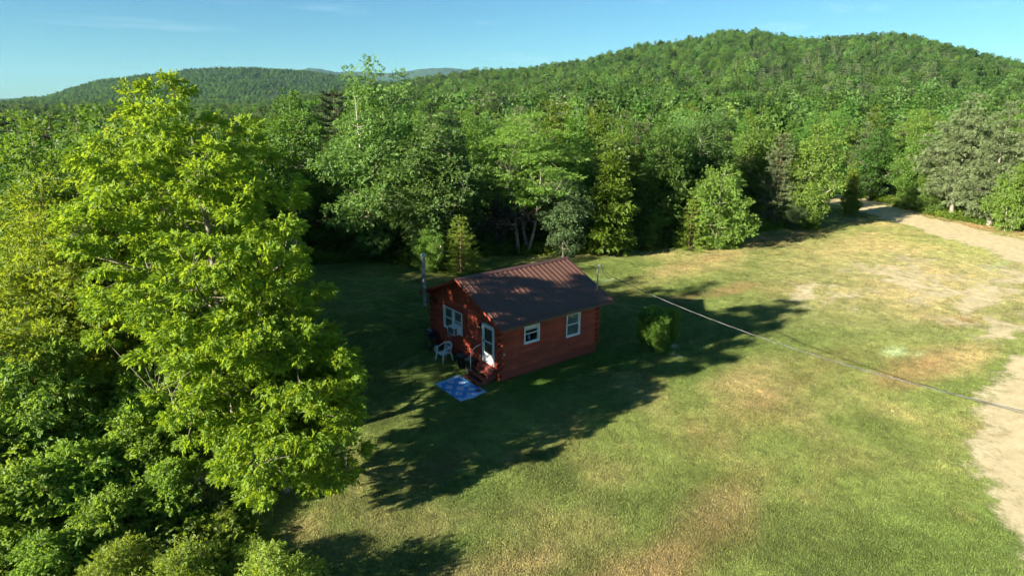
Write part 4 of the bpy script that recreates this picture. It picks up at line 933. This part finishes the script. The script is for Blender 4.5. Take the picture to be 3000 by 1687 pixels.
PT['poplarA'] = (broadleaf('poplarA', 54, 16.0, lobes_for(54, 13.6, 3.5, .8, 'oval', 17, .2) + [(-.6, .45, 14.3, .55, .55, 1.1), (.3, -.25, 14.9, .5, .5, 1.2), (1.7, -1.3, 13.9, .5, .5, 1.2), (-.2, .1, 13.2, 1.2, 1.2, 1.2)], .24, 290, .66, 44, 4, .24, .165, .115, M['poplar_leaf'], M['bark_pale'], n_limb=12, mind=1.0, flat=.75, stems=2), 16.0)
bl('poplarB', 55, 12.0, 3.0, .8, 'oval', 220, .70, 44, 4, .24, .165, .115, 'poplar_leaf', 'bark_pale', flat=.75, nl=15, stems=2)
bl('birchA', 56, 11.5, 2.4, .6, 'column', 210, .62, 46, 4, .20, .145, .10, 'birch_leaf', 'bark_pale', flat=.8, nl=16)
bl('birchB', 57, 7.3, 2.6, .3, 'round', 160, .60, 48, 4, .20, .135, .095, 'birch_leaf', 'bark_pale', flat=.7, zmin=.3, stems=3)
bl('feather', 58, 12.3, 3.5, 4.0, 'oval', 180, .72, 38, 5, .30, .155, .07, 'birch_leaf', 'bark_grey', flat=.32, stems=3)
bl('apple', 59, 7.0, 2.1, .4, 'round', 120, .55, 38, 4, .22, .14, .09, 'apple_leaf', 'bark_grey', flat=.7, zmin=.3)
bl('pineA', 61, 13.5, 3.5, 1.8, 'oval', 230, .78, 26, 6, .20, .30, .05, 'pine_needle', 'bark_grey', flat=.32, nl=17, spread=1.2)
bl('pineB', 62, 12.5, 3.1, 1.4, 'cone', 210, .72, 26, 6, .20, .30, .05, 'pine_needle', 'bark_grey', flat=.32, nl=16, spread=1.2)
cf('spruceA', 63, 12.0, 2.2, .6, .16, 24, 6, M['spruce_needle'], M['bark_brown'], .24, .05, 6, .26, -.12, .9, irr=.25)
cf('scots', 64, 14.0, 2.6, 7.0, .2, 9, 7, M['spruce_needle'], M['bark_pine'], .30, .06, 7, .26, .3, .35, irr=.35, ns=2)
cf('thinpine', 65, 10.3, 2.1, .8, .11, 22, 7, M['pine_needle'], M['bark_brown'], .28, .05, 6, .28, .2, .6, dead=.22, irr=.45)
cf('youngpine', 66, 5.0, 1.6, .2, .07, 14, 7, M['larch_leaf'], M['bark_brown'], .20, .04, 6, .2, .2, .75)
# bare dead tree: twiggy wood only
def dead_tree(seed):
    rg = np.random.default_rng(seed); W = Wood(); tz = np.linspace(0, 1, 6); W.tube(np.c_[.2 * tz, .1 * tz, 3.2 * tz - .1], .13 * (1 - .6 * tz), 7)
    ends = [(np.array([.2, .1, 3.0]), np.array([0, 0, 1.]), .07, 0)] + [(np.array([.05 + .05 * i, .05, 1.0 + .35 * i]), nrm(np.array([math.cos(i * 2.2), math.sin(i * 2.2), .55])), .06, 0) for i in range(6)]
    while ends:
        p, d, r, lv_ = ends.pop(); L = [2.4, 1.5, 1.0, .7, .5][lv_] * rg.uniform(.7, 1.2); t = np.linspace(0, 1, 5)[:, None]
        bend = rg.normal(0, .25, 3); P = p + d * L * t + bend * t * t * L * .4; W.tube(P, lerp(r, r * .4 + .004, t[:, 0]), 4 if lv_ > 1 else 5)
        if lv_ < 4:
            for q in range([5, 4, 4, 3][lv_]):
                f = rg.uniform(.3, 1.0); i0 = int(f * 4); ends.append((P[i0], nrm(d + rg.normal(0, .65, 3)), max(.006, r * .5), lv_ + 1))
    return W.mesh('dead_wood', M['bark_dead'])
DEAD = dead_tree(5)
def pl(key, name, x, y, H, lab, rz=0, group=None, wide=1.0, lean=None, cat='tree'):
    ms, h0 = PT[key]; s = H / h0
    o = plant(name, ms, (x, y, -.05), lab, cat, group, rz, s * wide, s)
    if lean: o.rotation_euler = (lean[0], lean[1], rz)
    return o
pl('mapleA', 'maple_tree', 1.8, 33.2, 13.6, 'tall dark maple just right of the big ash, half in shade', .4)
pl('mapleB', 'maple_tree', -3.2, 38.5, 11.2, 'dark maple deep in shade right behind the big ash crown', 1.3, wide=1.2)
pl('scots', 'pine_tree', 18.6, 65.6, 15.2, 'dark flat topped pine with reddish trunk behind the tall poplar', .2)
pl('poplarA', 'poplar_tree', 6.3, 27.0, 16.6, 'tallest pale poplar with ragged tips standing above the skyline', 0.0, wide=1.12)
pl('poplarB', 'poplar_tree', 10.0, 23.4, 12.4, 'full grey green poplar behind the stove pipe', .7, wide=1.25)
pl('youngpine', 'pine_tree', 9.6, 18.6, 4.9, 'small bright conifer in front of the grey green poplar', .1)
pl('birchB', 'shrub', 7.7, 20.4, 3.6, 'bright low bush at the foot of the poplars', 2.4, cat='shrub')
d_ = plant('dead_tree', (DEAD,), (16.2, 22.9, 0), 'bare dark dead tree with tangled twigs in the gap', 'tree', parts=('trunk',)); d_.scale = (1.2, 1.2, 1.1)
pl('feather', 'tree', 17.8, 20.6, 12.6, 'feathery yellow green tree with several thin stems', 1.1, wide=1.2)
pl('mapleB', 'maple_tree', 21.9, 18.6, 12.7, 'tall narrow green maple behind the round grey bush', 2.2, wide=.9)
pl('apple', 'apple_tree', 19.6, 17.4, 7.2, 'round blue green tree at the wood edge beyond the roof ridge', .5)
pl('thinpine', 'pine_tree', 25.6, 17.6, 10.4, 'dull thin pine squeezed between two maples', .9)
pl('brightA', 'maple_tree', 23.6, 15.6, 9.7, 'bright pointed young maple at the wood edge above the roof', .3, wide=1.2)
pl('mapleA', 'maple_tree', 30.2, 15.8, 11.4, 'deep green round maple right of the bright pointed one', 3.3, wide=.85)
pl('mapleB', 'maple_tree', 28.3, 15.6, 8.5, 'shorter dark maple filling the shade beside the bright pointed one', 1.9)
pl('poplarB', 'aspen_tree', 38.2, 17.0, 12.2, 'silvery aspen with bare forked lower trunk', 2.6, wide=.85)
pl('birchB', 'birch_tree', 33.8, 11.3, 7.4, 'bushy yellow green birch clump out on the lawn edge', .6)
pl('youngpine', 'pine_tree', 31.2, 12.6, 5.0, 'small dark pine beside the bushy birch clump', 1.4)
pl('spruceA', 'spruce_tree', 43.0, 17.5, 10.5, 'dark spruce in the shaded gap right of the birch clump', .4)
pl('thinpine', 'pine_tree', 47.2, 13.6, 10.6, 'pine with dead brown lower branches beside the tall birch', 2.1)
pl('birchA', 'birch_tree', 49.8, 11.4, 11.7, 'tall yellow green birch column where the road shade begins', .2)
pl('apple', 'shrub', 47.8, 11.6, 3.0, 'low scrubby bush at the foot of the tall birch', 1.2, cat='shrub')
pl('brightA', 'tree', 61.5, 12.0, 6.0, 'small leaning tree with thin white stem by the road', 1.0, lean=(.0, .14))
pl('mapleA', 'maple_tree', 75.5, 16.0, 10.5, 'dark maple where the road enters the wood', .9, wide=.9)
pl('mapleB', 'maple_tree', 72.5, 20.5, 11.5, 'shaded maple left of the road mouth', 2.9)
pl('birchA', 'poplar_tree', 72.6, 9.6, 9.6, 'yellow green leafy column right of the road mouth', 1.8, wide=1.05)
pl('pineA', 'pine_tree', 70.2, 4.4, 13.8, 'big grey green pine with bare pale trunk by the road', .3)
pl('pineB', 'pine_tree', 67.8, -.2, 13.2, 'big grey green pine right of the bare trunked one', 1.5, wide=1.1)
pl('pineA', 'pine_tree', 68.3, -4.6, 12.9, 'grey green pine cut by the right picture edge', 2.9, wide=1.1)
pl('birchB', 'birch_tree', 65.4, -2.6, 7.0, 'yellow green bush at the far right below the pines', 2.2, wide=.8)
pl('birchA', 'birch_tree', 71.2, 7.0, 7.5, 'low yellow green tree tucked under the big pine', .5)
pl('brightA', 'maple_tree', 64.4, -5.6, 6.0, 'small bright maple at the extreme right picture edge', 1.5)
# trees left of the clearing, behind the big ash; they shade the back lawn
for i, (k_, nm, x, y, H, lab) in enumerate([('birchA', 'birch_tree', -16.4, 9.8, 12.2, 'pale green tree behind the yellow green one, far left'), ('mapleA', 'maple_tree', -14.6, 16.0, 12.5, 'maple hidden behind the upper left of the big ash'), ('mapleB', 'maple_tree', -11.0, 23.0, 12.5, 'maple behind the big ash at mid crown height'), ('mapleA', 'maple_tree', -7.2, 30.0, 12.6, 'dark maple seen past the right edge of the big ash'),
        ('spruceA', 'spruce_tree', -17.6, 36.5, 13.2, 'near black spruce at the far left edge below the hill'), ('spruceA', 'spruce_tree', -15.4, 40.5, 11.6, 'second dark spruce beside the near black one, far left'), ('birchA', 'birch_tree', -17.6, 15.5, 9.0, 'light green tree at the left edge behind the elm'), ('mapleA', 'maple_tree', -19.2, 21.0, 10.8, 'dark maple at the left edge in the second row'), ('poplarB', 'poplar_tree', -13.2, 29.5, 11.5, 'grey green poplar behind the big ash, second row'),
        ('mapleA', 'maple_tree', -13.6, 11.5, 12.6, 'broad maple hidden behind the pair of ash trees'), ('mapleB', 'maple_tree', -10.6, 18.6, 12.8, 'maple standing at the shaded back lawn behind the ash trees'), ('mapleA', 'maple_tree', -16.8, 26.0, 12.2, 'maple in the third row behind the big ash'), ('mapleA', 'maple_tree', -20.5, 29.0, 12.0, 'maple in the third row at the left picture edge')]):
    pl(k_, nm, x, y, H, lab, i * 1.1)

# --- clipped hedge block on the lawn --------------------------------------------------------
def hedge():
    rg = np.random.default_rng(77); n = 7600
    # two clipped lobes joined, narrower at the foot
    u = rg.random((n, 3)); face = rg.integers(0, 5, n); P = np.c_[u[:, 0] * 2 - 1, u[:, 1] * 2 - 1, u[:, 2]]
    P[face == 0, 0] = 1; P[face == 1, 0] = -1; P[face == 2, 1] = 1; P[face == 3, 1] = -1; P[face == 4, 2] = 1
    Nn = np.zeros((n, 3)); Nn[face == 0, 0] = 1; Nn[face == 1, 0] = -1; Nn[face == 2, 1] = 1; Nn[face == 3, 1] = -1; Nn[face == 4, 2] = 1
    rnd = np.linalg.norm(P[:, :2], axis=1); kq = np.where(rnd > 1.26, 1.26 + (rnd - 1.26) * .4, rnd) / np.maximum(rnd, 1e-6)
    tp = sstep(-.05, .42, P[:, 2]) * .42 + .58
    notch = np.exp(-((P[:, 0] - P[:, 1] * .2 + .05) / .16) ** 2) * (P[:, 1] < -.2) * .20 + np.exp(-((P[:, 1] + .1) / .16) ** 2) * (P[:, 0] < -.2) * .12
    lump = 1 + (fbm(P[:, 0] * 2 + 5, P[:, 1] * 2 + P[:, 2] * 3, 3) - .5) * .28 - notch - rg.random(n) ** 2 * .3 + np.maximum(rg.normal(0, .07, n), 0)
    hs = np.where(P[:, 2] > .99, 1 + (fbm(P[:, 0] * 1.5, P[:, 1] * 1.5, 9) - .5) * .3 + rg.normal(0, .03, n), 1)
    C = np.c_[P[:, 0] * .84 * kq * tp * lump, P[:, 1] * .84 * kq * tp * lump, .16 + P[:, 2] * 2.02 * hs]
    A = nrm(Nn * .8 + np.array([0, 0, .5]) + rg.normal(0, .45, (n, 3))); N2 = nrm(Nn + rg.normal(0, .5, (n, 3)) + np.array([0, 0, .1]))
    V, F, T = sprays(rg, C, A, np.cross(A, N2), 5, .08, .11, .04, 0, .5, .9, .05)
    W = Wood(); 
    for i in range(5): a = i * 1.26; W.tube(np.array([(0.08 * math.cos(a), .08 * math.sin(a), -.05), (.2 * math.cos(a), .2 * math.sin(a), .6), (.45 * math.cos(a), .45 * math.sin(a), 1.6)]), np.array([.06, .04, .015]), 6)
    return W.mesh('hedge_wood', M['bark_brown']), mesh_np('hedge_crown', V, F, [M['cedar_leaf']], {'tint': T})
plant('clipped_cedar', hedge(), (9.55, -1.75, 0), 'boxy clipped cedar bush standing alone on the lawn', 'bush', rz=.15)

# ------------------------------------------------------------------ forest behind the edge
rgF = np.random.default_rng(2024)
def az_r(x, y): return np.arctan2(x - CX, y - CY), np.hypot(x - CX, y - CY)
e_az, e_r = az_r(EDGE[1:, 0], EDGE[1:, 1]); oo = np.argsort(e_az); 
def edge_r(az):  # farthest lawn edge at this bearing
    d = dense(EDGE[1:], 6); a, r = az_r(d[:, 0], d[:, 1]); bins = np.linspace(-.3, 1.6, 120); o = np.full(119, 0.)
    for i in range(119):
        s = (a >= bins[i] - .012) & (a < bins[i + 1] + .012); o[i] = r[s].max() if s.any() else np.nan
    g = ~np.isnan(o); o = np.interp(np.arange(119), np.arange(119)[g], o[g]); return np.interp(az, (bins[:-1] + bins[1:]) / 2, o)
PLACED = [tuple(o.location[:2]) for o in COL.objects if o.get('category') == 'tree']
def poisson(n, sampler, mind, seedpts=()):
    cs = mind; grid = {}; out = []
    for p in seedpts: grid.setdefault((int(p[0] // cs), int(p[1] // cs)), []).append(p)
    P = sampler(n)
    for p in P:
        k = (int(p[0] // cs), int(p[1] // cs)); ok = True
        for a in (-1, 0, 1):
            for b in (-1, 0, 1):
                for q in grid.get((k[0] + a, k[1] + b), ()):
                    if (q[0] - p[0]) ** 2 + (q[1] - p[1]) ** 2 < mind * mind: ok = False
        if ok: grid.setdefault(k, []).append(tuple(p)); out.append(tuple(p))
    return np.array(out)
def sector(a0, a1, r0, r1):
    def f(n):
        a = rgF.uniform(a0, a1, n); r = np.sqrt(rgF.uniform(r0 ** 2, r1 ** 2, n)); return np.c_[CX + r * np.sin(a), CY + r * np.cos(a)]
    return f
cand = poisson(6000, sector(-.06, 1.36, 40, 128), 4.1, PLACED)
az, r = az_r(cand[:, 0], cand[:, 1]); er = edge_r(az)
ok = (woods_amt(cand[:, 0], cand[:, 1]) > .95) & (r > er + 1.5) & (road_dist(cand[:, 0], cand[:, 1]) > 4.5)
cand = cand[ok]; r = r[ok]; az = az[ok]; order = np.argsort(r); cand = cand[order]; r = r[order]; az = az[order]
NI = 290
near_, rest_ = cand[:NI], cand[NI:]
KINDS_ = [('mapleA', 'maple_tree', 'dark green maple crown'), ('mapleB', 'maple_tree', 'narrow dark green maple'), ('brightA', 'maple_tree', 'bright green young maple'), ('poplarB', 'poplar_tree', 'grey green poplar'), ('birchA', 'birch_tree', 'yellow green birch'), ('feather', 'tree', 'feathery yellow green tree'), ('spruceA', 'spruce_tree', 'dark spire shaped spruce'), ('pineB', 'pine_tree', 'grey green pine')]
def kind_at(x, y):
    c = fbm(np.array(x * .03), np.array(y * .03), 5); u = rgF.random()
    if c > .60 and u < .6: return 6 + int(rgF.random() < .45)
    return int(rgF.choice(8, p=[.20, .15, .15, .14, .15, .06, .08, .07]))
LM = [(-.02, 'the dark spruces at the far left'), (.05, 'the yellow green left tree'), (.16, 'the tall ash'), (.26, 'the right side of the ash crown'), (.33, 'the half shaded dark maple'), (.42, 'the ragged tallest poplar'), (.51, 'the poplar beside the stove pipe'), (.58, 'the bare dead tree'), (.645, 'the feathery yellow tree'), (.70, 'the round blue green tree'), (.76, 'the bright pointed maple'), (.83, 'the deep green round maple'), (.89, 'the silvery aspen'), (.93, 'the bushy birch clump'), (.98, 'the shaded spruce gap'), (1.03, 'the tall birch column'), (1.09, 'the leaning roadside tree'), (1.15, 'the mouth of the road'), (1.19, 'the leafy roadside column'), (1.24, 'the bare trunked pine'), (1.29, 'the right edge pines'), (1.4, 'the trees at the right edge')]
DESC = {}
for (x, y) in near_:
    ky, nm, ds = KINDS_[kind_at(x, y)]; a, rr = az_r(x, y); lm_ = min(LM, key=lambda q: abs(q[0] - a))[1]; back_ = rr - float(edge_r(np.array(a)))
    row = 'close behind' if back_ < 12 else ('some way behind' if back_ < 26 else ('deep behind' if back_ < 42 else 'far beyond'))
    H = rgF.uniform(9.2, 12.8) * (.9 + .2 * float(fbm(np.array(x * .05), np.array(y * .05), 8)))
    if a < .36: H *= .80
    sz_w = 'tall ' if H > 11.6 else ('short ' if H < 10.0 else '')
    pl(ky, nm, x, y, H, sz_w + ds + ' ' + row + ' ' + lm_, rgF.uniform(0, 6.28), 'forest trees behind the clearing', wide=rgF.uniform(.85, 1.1))

# low resolution trees for the wooded hills, instanced on points: one mass each
def lowtree(key, seed, H, Rr, z0, shape, nc, rc, ns, ll, leaf, nl=9):
    w_, c_ = broadleaf(key, seed, H, lobes_for(seed, H, Rr, z0, shape, nl, .35), .14, nc, rc, ns, 2, ll * .5, ll, ll * .75, M[leaf], M['bark_grey'], n_limb=3, mind=.9, flat=.7, wood=False, sides=4)
    return w_, c_
def lowcon(key, seed, H, Rr, leaf):
    return conifer(key, seed, H, Rr, 1.0, .14, 12, 6, M[leaf], M['bark_brown'], .6, .16, 3, .6, -.05, .9, sides=4)
lowcol = bpy.data.collections.new('forest_kinds')
def add_low(i, ms):
    # join wood and crown into one mesh with two slots
    o = bpy.data.objects.new('kind_%02d' % i, ms[1]); lowcol.objects.link(o)
for i, (H, Rr, sh, lf_) in enumerate([(11.5, 3.6, 'oval', 'hill_leaf_shaded'), (11, 3.3, 'round', 'hill_leaf_half_shaded'), (11.5, 3.2, 'oval', 'maple_leaf'), (12, 3.0, 'column', 'poplar_leaf'), (11, 3.0, 'oval', 'birch_leaf'), (10.5, 3.5, 'round', 'hill_leaf_shaded')]):
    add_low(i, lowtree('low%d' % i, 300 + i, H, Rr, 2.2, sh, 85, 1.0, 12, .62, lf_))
add_low(6, lowcon('low6', 310, 12, 2.2, 'spruce_needle')); add_low(7, lowcon('low7', 311, 12.5, 2.8, 'pine_needle'))
def scatter(name, P, idx, rot, scl, coll, label, cat, kind='stuff', attrs=None):
    me = bpy.data.meshes.new(name); me.vertices.add(len(P)); me.vertices.foreach_set('co', np.ascontiguousarray(P, np.float32).ravel())
    me.attributes.new('kidx', 'INT', 'POINT').data.foreach_set('value', np.ascontiguousarray(idx, np.int32))
    me.attributes.new('krot', 'FLOAT_VECTOR', 'POINT').data.foreach_set('vector', np.ascontiguousarray(rot, np.float32).ravel())
    me.attributes.new('kscl', 'FLOAT_VECTOR', 'POINT').data.foreach_set('vector', np.ascontiguousarray(scl, np.float32).ravel())
    for n_, a in (attrs or {}).items(): me.attributes.new(n_, 'FLOAT_COLOR', 'POINT').data.foreach_set('color', np.c_[a, np.ones(len(a))].astype(np.float32).ravel())
    o = obj(name, me); tag(o, label, cat, kind=kind)
    ng = bpy.data.node_groups.new(name + '_nodes', 'GeometryNodeTree')
    ng.interface.new_socket('Geometry', in_out='INPUT', socket_type='NodeSocketGeometry'); ng.interface.new_socket('Geometry', in_out='OUTPUT', socket_type='NodeSocketGeometry')
    N_, L_ = ng.nodes, ng.links; gi = N_.new('NodeGroupInput'); go = N_.new('NodeGroupOutput')
    ci = N_.new('GeometryNodeCollectionInfo'); ci.inputs['Collection'].default_value = coll; ci.inputs['Separate Children'].default_value = True; ci.inputs['Reset Children'].default_value = True
    ip = N_.new('GeometryNodeInstanceOnPoints'); ip.inputs['Pick Instance'].default_value = True
    def at(nm, ty):
        a = N_.new('GeometryNodeInputNamedAttribute'); a.data_type = ty; a.inputs['Name'].default_value = nm; return a.outputs['Attribute']
    L_.new(gi.outputs[0], ip.inputs['Points']); L_.new(ci.outputs[0], ip.inputs['Instance']); L_.new(at('kidx', 'INT'), ip.inputs['Instance Index'])
    er_ = N_.new('FunctionNodeEulerToRotation'); L_.new(at('krot', 'FLOAT_VECTOR'), er_.inputs[0]); L_.new(er_.outputs[0], ip.inputs['Rotation']); L_.new(at('kscl', 'FLOAT_VECTOR'), ip.inputs['Scale'])
    L_.new(ip.outputs[0], go.inputs[0]); md = o.modifiers.new('scatter', 'NODES'); md.node_group = ng; return o
def forest(name, a0, a1, r0, r1, mind, n, hf, smin, smax, label, con, extra=None):
    P = poisson(n, sector(a0, a1, r0, r1), mind)
    if extra is not None and len(extra): P = np.vstack([P, extra])
    a, rr = az_r(P[:, 0], P[:, 1]); z = hf(a, rr); ok = (woods_amt(P[:, 0], P[:, 1]) > .9) if r0 < 200 else (fbm(P[:, 0] * .03, P[:, 1] * .03, 57, 3) < .66)
    P, a, rr, z = P[ok], a[ok], rr[ok], z[ok]; m = len(P)
    c = fbm(P[:, 0] * con[2], P[:, 1] * con[2], 15); u = rgF.random(m); idx = rgF.choice(6, m, p=[.26, .26, .17, .10, .05, .16])
    idx = np.where((c > con[0]) & (u < con[1]), 6 + (rgF.random(m) < .4), idx)
    s = rgF.uniform(smin, smax, m) * (.62 + .8 * fbm(P[:, 0] * .012, P[:, 1] * .012, 33)); sx = s * rgF.uniform(.85, 1.15, m)
    return scatter(name, np.c_[P, z - .3], idx, np.c_[np.zeros(m), np.zeros(m), rgF.uniform(0, 6.28, m)], np.c_[sx, sx, s], lowcol, label, 'forest')
flat_or_A = lambda a, r: np.maximum(hillA(a, r), 0.0)
forest('forest', .30, 1.42, 128, 420, 4.6, 16000, flat_or_A, .6, 1.3, 'dense green forest rising behind the trees at the clearing', (.55, .5, .02), rest_ if len(rest_) else None)
forest('forest', .30, 1.42, 420, 1330, 7.3, 48000, flat_or_A, .7, 1.55, 'wooded slope of the rounded hill at the right', (.55, .55, .012))
forest('forest', -.12, .30, 128, 420, 4.8, 7000, flat_or_A, .5, .78, 'flat spruce forest behind the big ash at the left', (.46, .7, .02))
forest('forest', -.12, .62, 420, 1700, 7.5, 26000, lambda a, r: np.maximum(flat_or_A(a, r), 0), .55, .9, 'flat forest stretching to the foot of the left hill', (.45, .7, .008))
forest('forest', -.16, .68, 1700, 3450, 10.5, 60000, lambda a, r: np.maximum(hillB(a, r), 0.0), .95, 1.45, 'bluish wooded flank of the long hill at the left', (.55, .5, .005))

# undergrowth: ferns and low brush along the wood edge and under the left trees
ucol = bpy.data.collections.new('undergrowth_kinds')
def tuftmesh(nm, seed, n, ll, lw, h, leaf, k=4):
    rg = np.random.default_rng(seed); C = np.c_[rg.normal(0, .28, (n, 2)), np.abs(rg.normal(0, h, n)) * .5]; A = nrm(np.c_[C[:, :2] * 1.5 + rg.normal(0, .4, (n, 2)), rg.uniform(.3, 1.2, n)]); N = nrm(rg.normal(0, .4, (n, 3)) + [0, 0, 1])
    V, F, T = sprays(rg, C, A, N, k, ll, ll, lw, .2); o = bpy.data.objects.new(nm, mesh_np(nm, V, F, [M[leaf]], {'tint': T})); ucol.objects.link(o)
tuftmesh('kind_00', 1, 60, .20, .09, .5, 'fern_leaf'); tuftmesh('kind_01', 2, 60, .16, .09, .8, 'under_leaf'); tuftmesh('kind_02', 3, 70, .14, .08, .35, 'fern_leaf')
def edge_pts(n):
    d = dense(EDGE, 20); i = rgF.integers(0, len(d) - 1, n); t = rgF.random((n, 1)); p = d[i] * (1 - t) + d[i + 1] * t; return p + rgF.normal(0, 1.6, (n, 2))
P = edge_pts(8500); P = P[(woods_amt(P[:, 0], P[:, 1]) > .22) & (road_dist(P[:, 0], P[:, 1]) > 3.2)]
Q = np.c_[rgF.uniform(-24, -12.6, 4200), rgF.uniform(-14, 12, 4200)]; Q = Q[woods_amt(Q[:, 0], Q[:, 1]) > .6]
Q2 = np.c_[rgF.uniform(-14, 45, 2600), rgF.uniform(10, 40, 2600)]; Q2 = Q2[woods_amt(Q2[:, 0], Q2[:, 1]) > .6]
nP = len(P); P = np.vstack([P, Q, Q2]); m = len(P); s = rgF.uniform(.35, 1.35, m); s[nP:] *= 1.1; s[nP:nP + len(Q)] *= .62
ix = np.where(np.arange(m) < nP, rgF.choice([0, 2, 1], m, p=[.5, .3, .2]), rgF.choice([1, 0], m, p=[.8, .2]))
scatter('undergrowth', np.c_[P, gz(P[:, 0], P[:, 1])], ix, np.c_[np.zeros((m, 2)), rgF.uniform(0, 6.28, m)], np.c_[s, s, s * .9], ucol, 'ferns and low brush along the edge of the wood', 'undergrowth')

# mown grass: short tufts, each tuft takes the tone of the turf where it grows
def grass_mat():
    m = bpy.data.materials.new('grass_blade'); m.use_nodes = True; n, l = m.node_tree.nodes, m.node_tree.links; b = n['Principled BSDF']; b.inputs['Roughness'].default_value = .6; b.inputs['Specular IOR Level'].default_value = .2
    a = n.new('ShaderNodeAttribute'); a.attribute_type = 'INSTANCER'; a.attribute_name = 'tone'
    sc_ = n.new('ShaderNodeVectorMath'); sc_.operation = 'SCALE'; l.new(a.outputs['Color'], sc_.inputs[0]); t2 = n.new('ShaderNodeAttribute'); t2.attribute_name = 'tint'
    mr = n.new('ShaderNodeMapRange'); mr.inputs['To Min'].default_value = .9; mr.inputs['To Max'].default_value = 1.75; l.new(t2.outputs['Fac'], mr.inputs['Value']); l.new(mr.outputs[0], sc_.inputs['Scale'])
    l.new(sc_.outputs[0], b.inputs['Base Color']); t = n.new('ShaderNodeBsdfTranslucent'); l.new(sc_.outputs[0], t.inputs['Color']); ms = n.new('ShaderNodeMixShader'); ms.inputs[0].default_value = .3
    l.new(b.outputs[0], ms.inputs[1]); l.new(t.outputs[0], ms.inputs[2]); l.new(ms.outputs[0], n['Material Output'].inputs['Surface']); return m
M['grass'] = grass_mat(); gcol = bpy.data.collections.new('grass_kinds')
for v in range(3):
    rg = np.random.default_rng(v + 60); nb = 34; c = np.c_[rg.normal(0, .085, (nb, 2)), np.zeros(nb)]; an = rg.uniform(0, 6.28, nb); tl = rg.uniform(.3, 1.1, nb); h = rg.uniform(.03, .065, nb)
    dr = np.c_[np.cos(an) * np.sin(tl), np.sin(an) * np.sin(tl), np.cos(tl)]; wv = np.c_[-np.sin(an), np.cos(an), np.zeros(nb)] * .008
    V = np.stack([c - wv, c + wv, c + dr * h[:, None]], 1).reshape(-1, 3); F = np.arange(nb * 3).reshape(-1, 3)
    o = bpy.data.objects.new('kind_%02d' % v, mesh_np('tuft', V, F, [M['grass']], {'tint': np.repeat(rg.random(nb), 3)})); gcol.objects.link(o)
n = 380000; a = rgF.uniform(-.2, 1.62, n); rr = 11 + 79 * rgF.random(n) ** 1.25; P = np.c_[CX + rr * np.sin(a), CY + rr * np.cos(a)]
ba = bare_amt(P[:, 0], P[:, 1]) + (fbm(P[:, 0] * 1.6, P[:, 1] * 1.6, 44) - .5) * 1.1 + (vnoise(P[:, 0] * 5, P[:, 1] * 5, 45) - .5) * .6; wd_ = woods_amt(P[:, 0], P[:, 1])
inside = (P[:, 0] > -.05) & (P[:, 0] < LX) & (P[:, 1] > -.05) & (P[:, 1] < WY); rugm = (P[:, 0] > -2.75) & (P[:, 0] < -1.05) & (P[:, 1] > -.5) & (P[:, 1] < 2.15)
ok = (ba < .38) & (wd_ < .5) & ~inside & ~rugm; P = P[ok]; m = len(P); rr = rr[ok]; s = rgF.uniform(.7, 1.3, m) * (.8 + .5 * sstep(20, 60, rr)); 
sz_ = s * lerp(.4, 2.2, fbm(P[:, 0] * 1.6, P[:, 1] * 1.6, 19)); tone = lawn_rgb(P[:, 0], P[:, 1]) * rgF.uniform(.62, 1.45, (m, 1))
# longer unmown grass against the cabin skirt and round the clipped bush
ne = 1500; per = rgF.uniform(0, 2 * (LX + WY), ne); off = rgF.uniform(.02, .22, ne)
ex = np.where(per < LX, per, np.where(per < LX + WY, LX + off, np.where(per < 2 * LX + WY, 2 * LX + WY - per, -off))); ey = np.where(per < LX, -off, np.where(per < LX + WY, per - LX, np.where(per < 2 * LX + WY, WY + off, 2 * (LX + WY) - per)))
th = rgF.uniform(0, 6.28, 260); rd_ = rgF.uniform(.25, .8, 260); ex = np.r_[ex, 9.55 + rd_ * np.cos(th)]; ey = np.r_[ey, -1.75 + rd_ * np.sin(th)]
kp = ~((ex < 0) & (ey > .2) & (ey < 1.75)); E_ = np.c_[ex, ey][kp]; me_ = len(E_); P = np.vstack([P, E_]); se = rgF.uniform(.7, 1.2, me_); s = np.r_[s, se]; sz_ = np.r_[sz_, se * rgF.uniform(2.0, 4.5, me_)]
tone = np.vstack([tone, np.array([[.10, .165, .03]]) * rgF.uniform(.7, 1.4, (me_, 1))]); m = len(P)
scatter('grass', np.c_[P, gz(P[:, 0], P[:, 1])], rgF.integers(0, 3, m), np.c_[np.zeros((m, 2)), rgF.uniform(0, 6.28, m)], np.c_[s, s, sz_], gcol, 'short mown lawn grass with dry patches round the cabin', 'grass', attrs={'tone': tone})

# air: pale haze over the whole valley
hz = bpy.data.materials.new('haze_air'); hz.use_nodes = True; hn, hl = hz.node_tree.nodes, hz.node_tree.links; hn.remove(hn['Principled BSDF'])
pv = hn.new('ShaderNodeVolumePrincipled'); pv.inputs['Color'].default_value = (.34, .70, 1.0, 1); pv.inputs['Density'].default_value = HAZE; pv.inputs['Anisotropy'].default_value = .0
hl.new(pv.outputs[0], hn['Material Output'].inputs['Volume'])
hb = MB().box(-15500, 15500, -15500, 15500, -60, 620).build('haze', hz); tag(hb, 'thin blue haze filling the valley air', 'haze', kind='stuff')
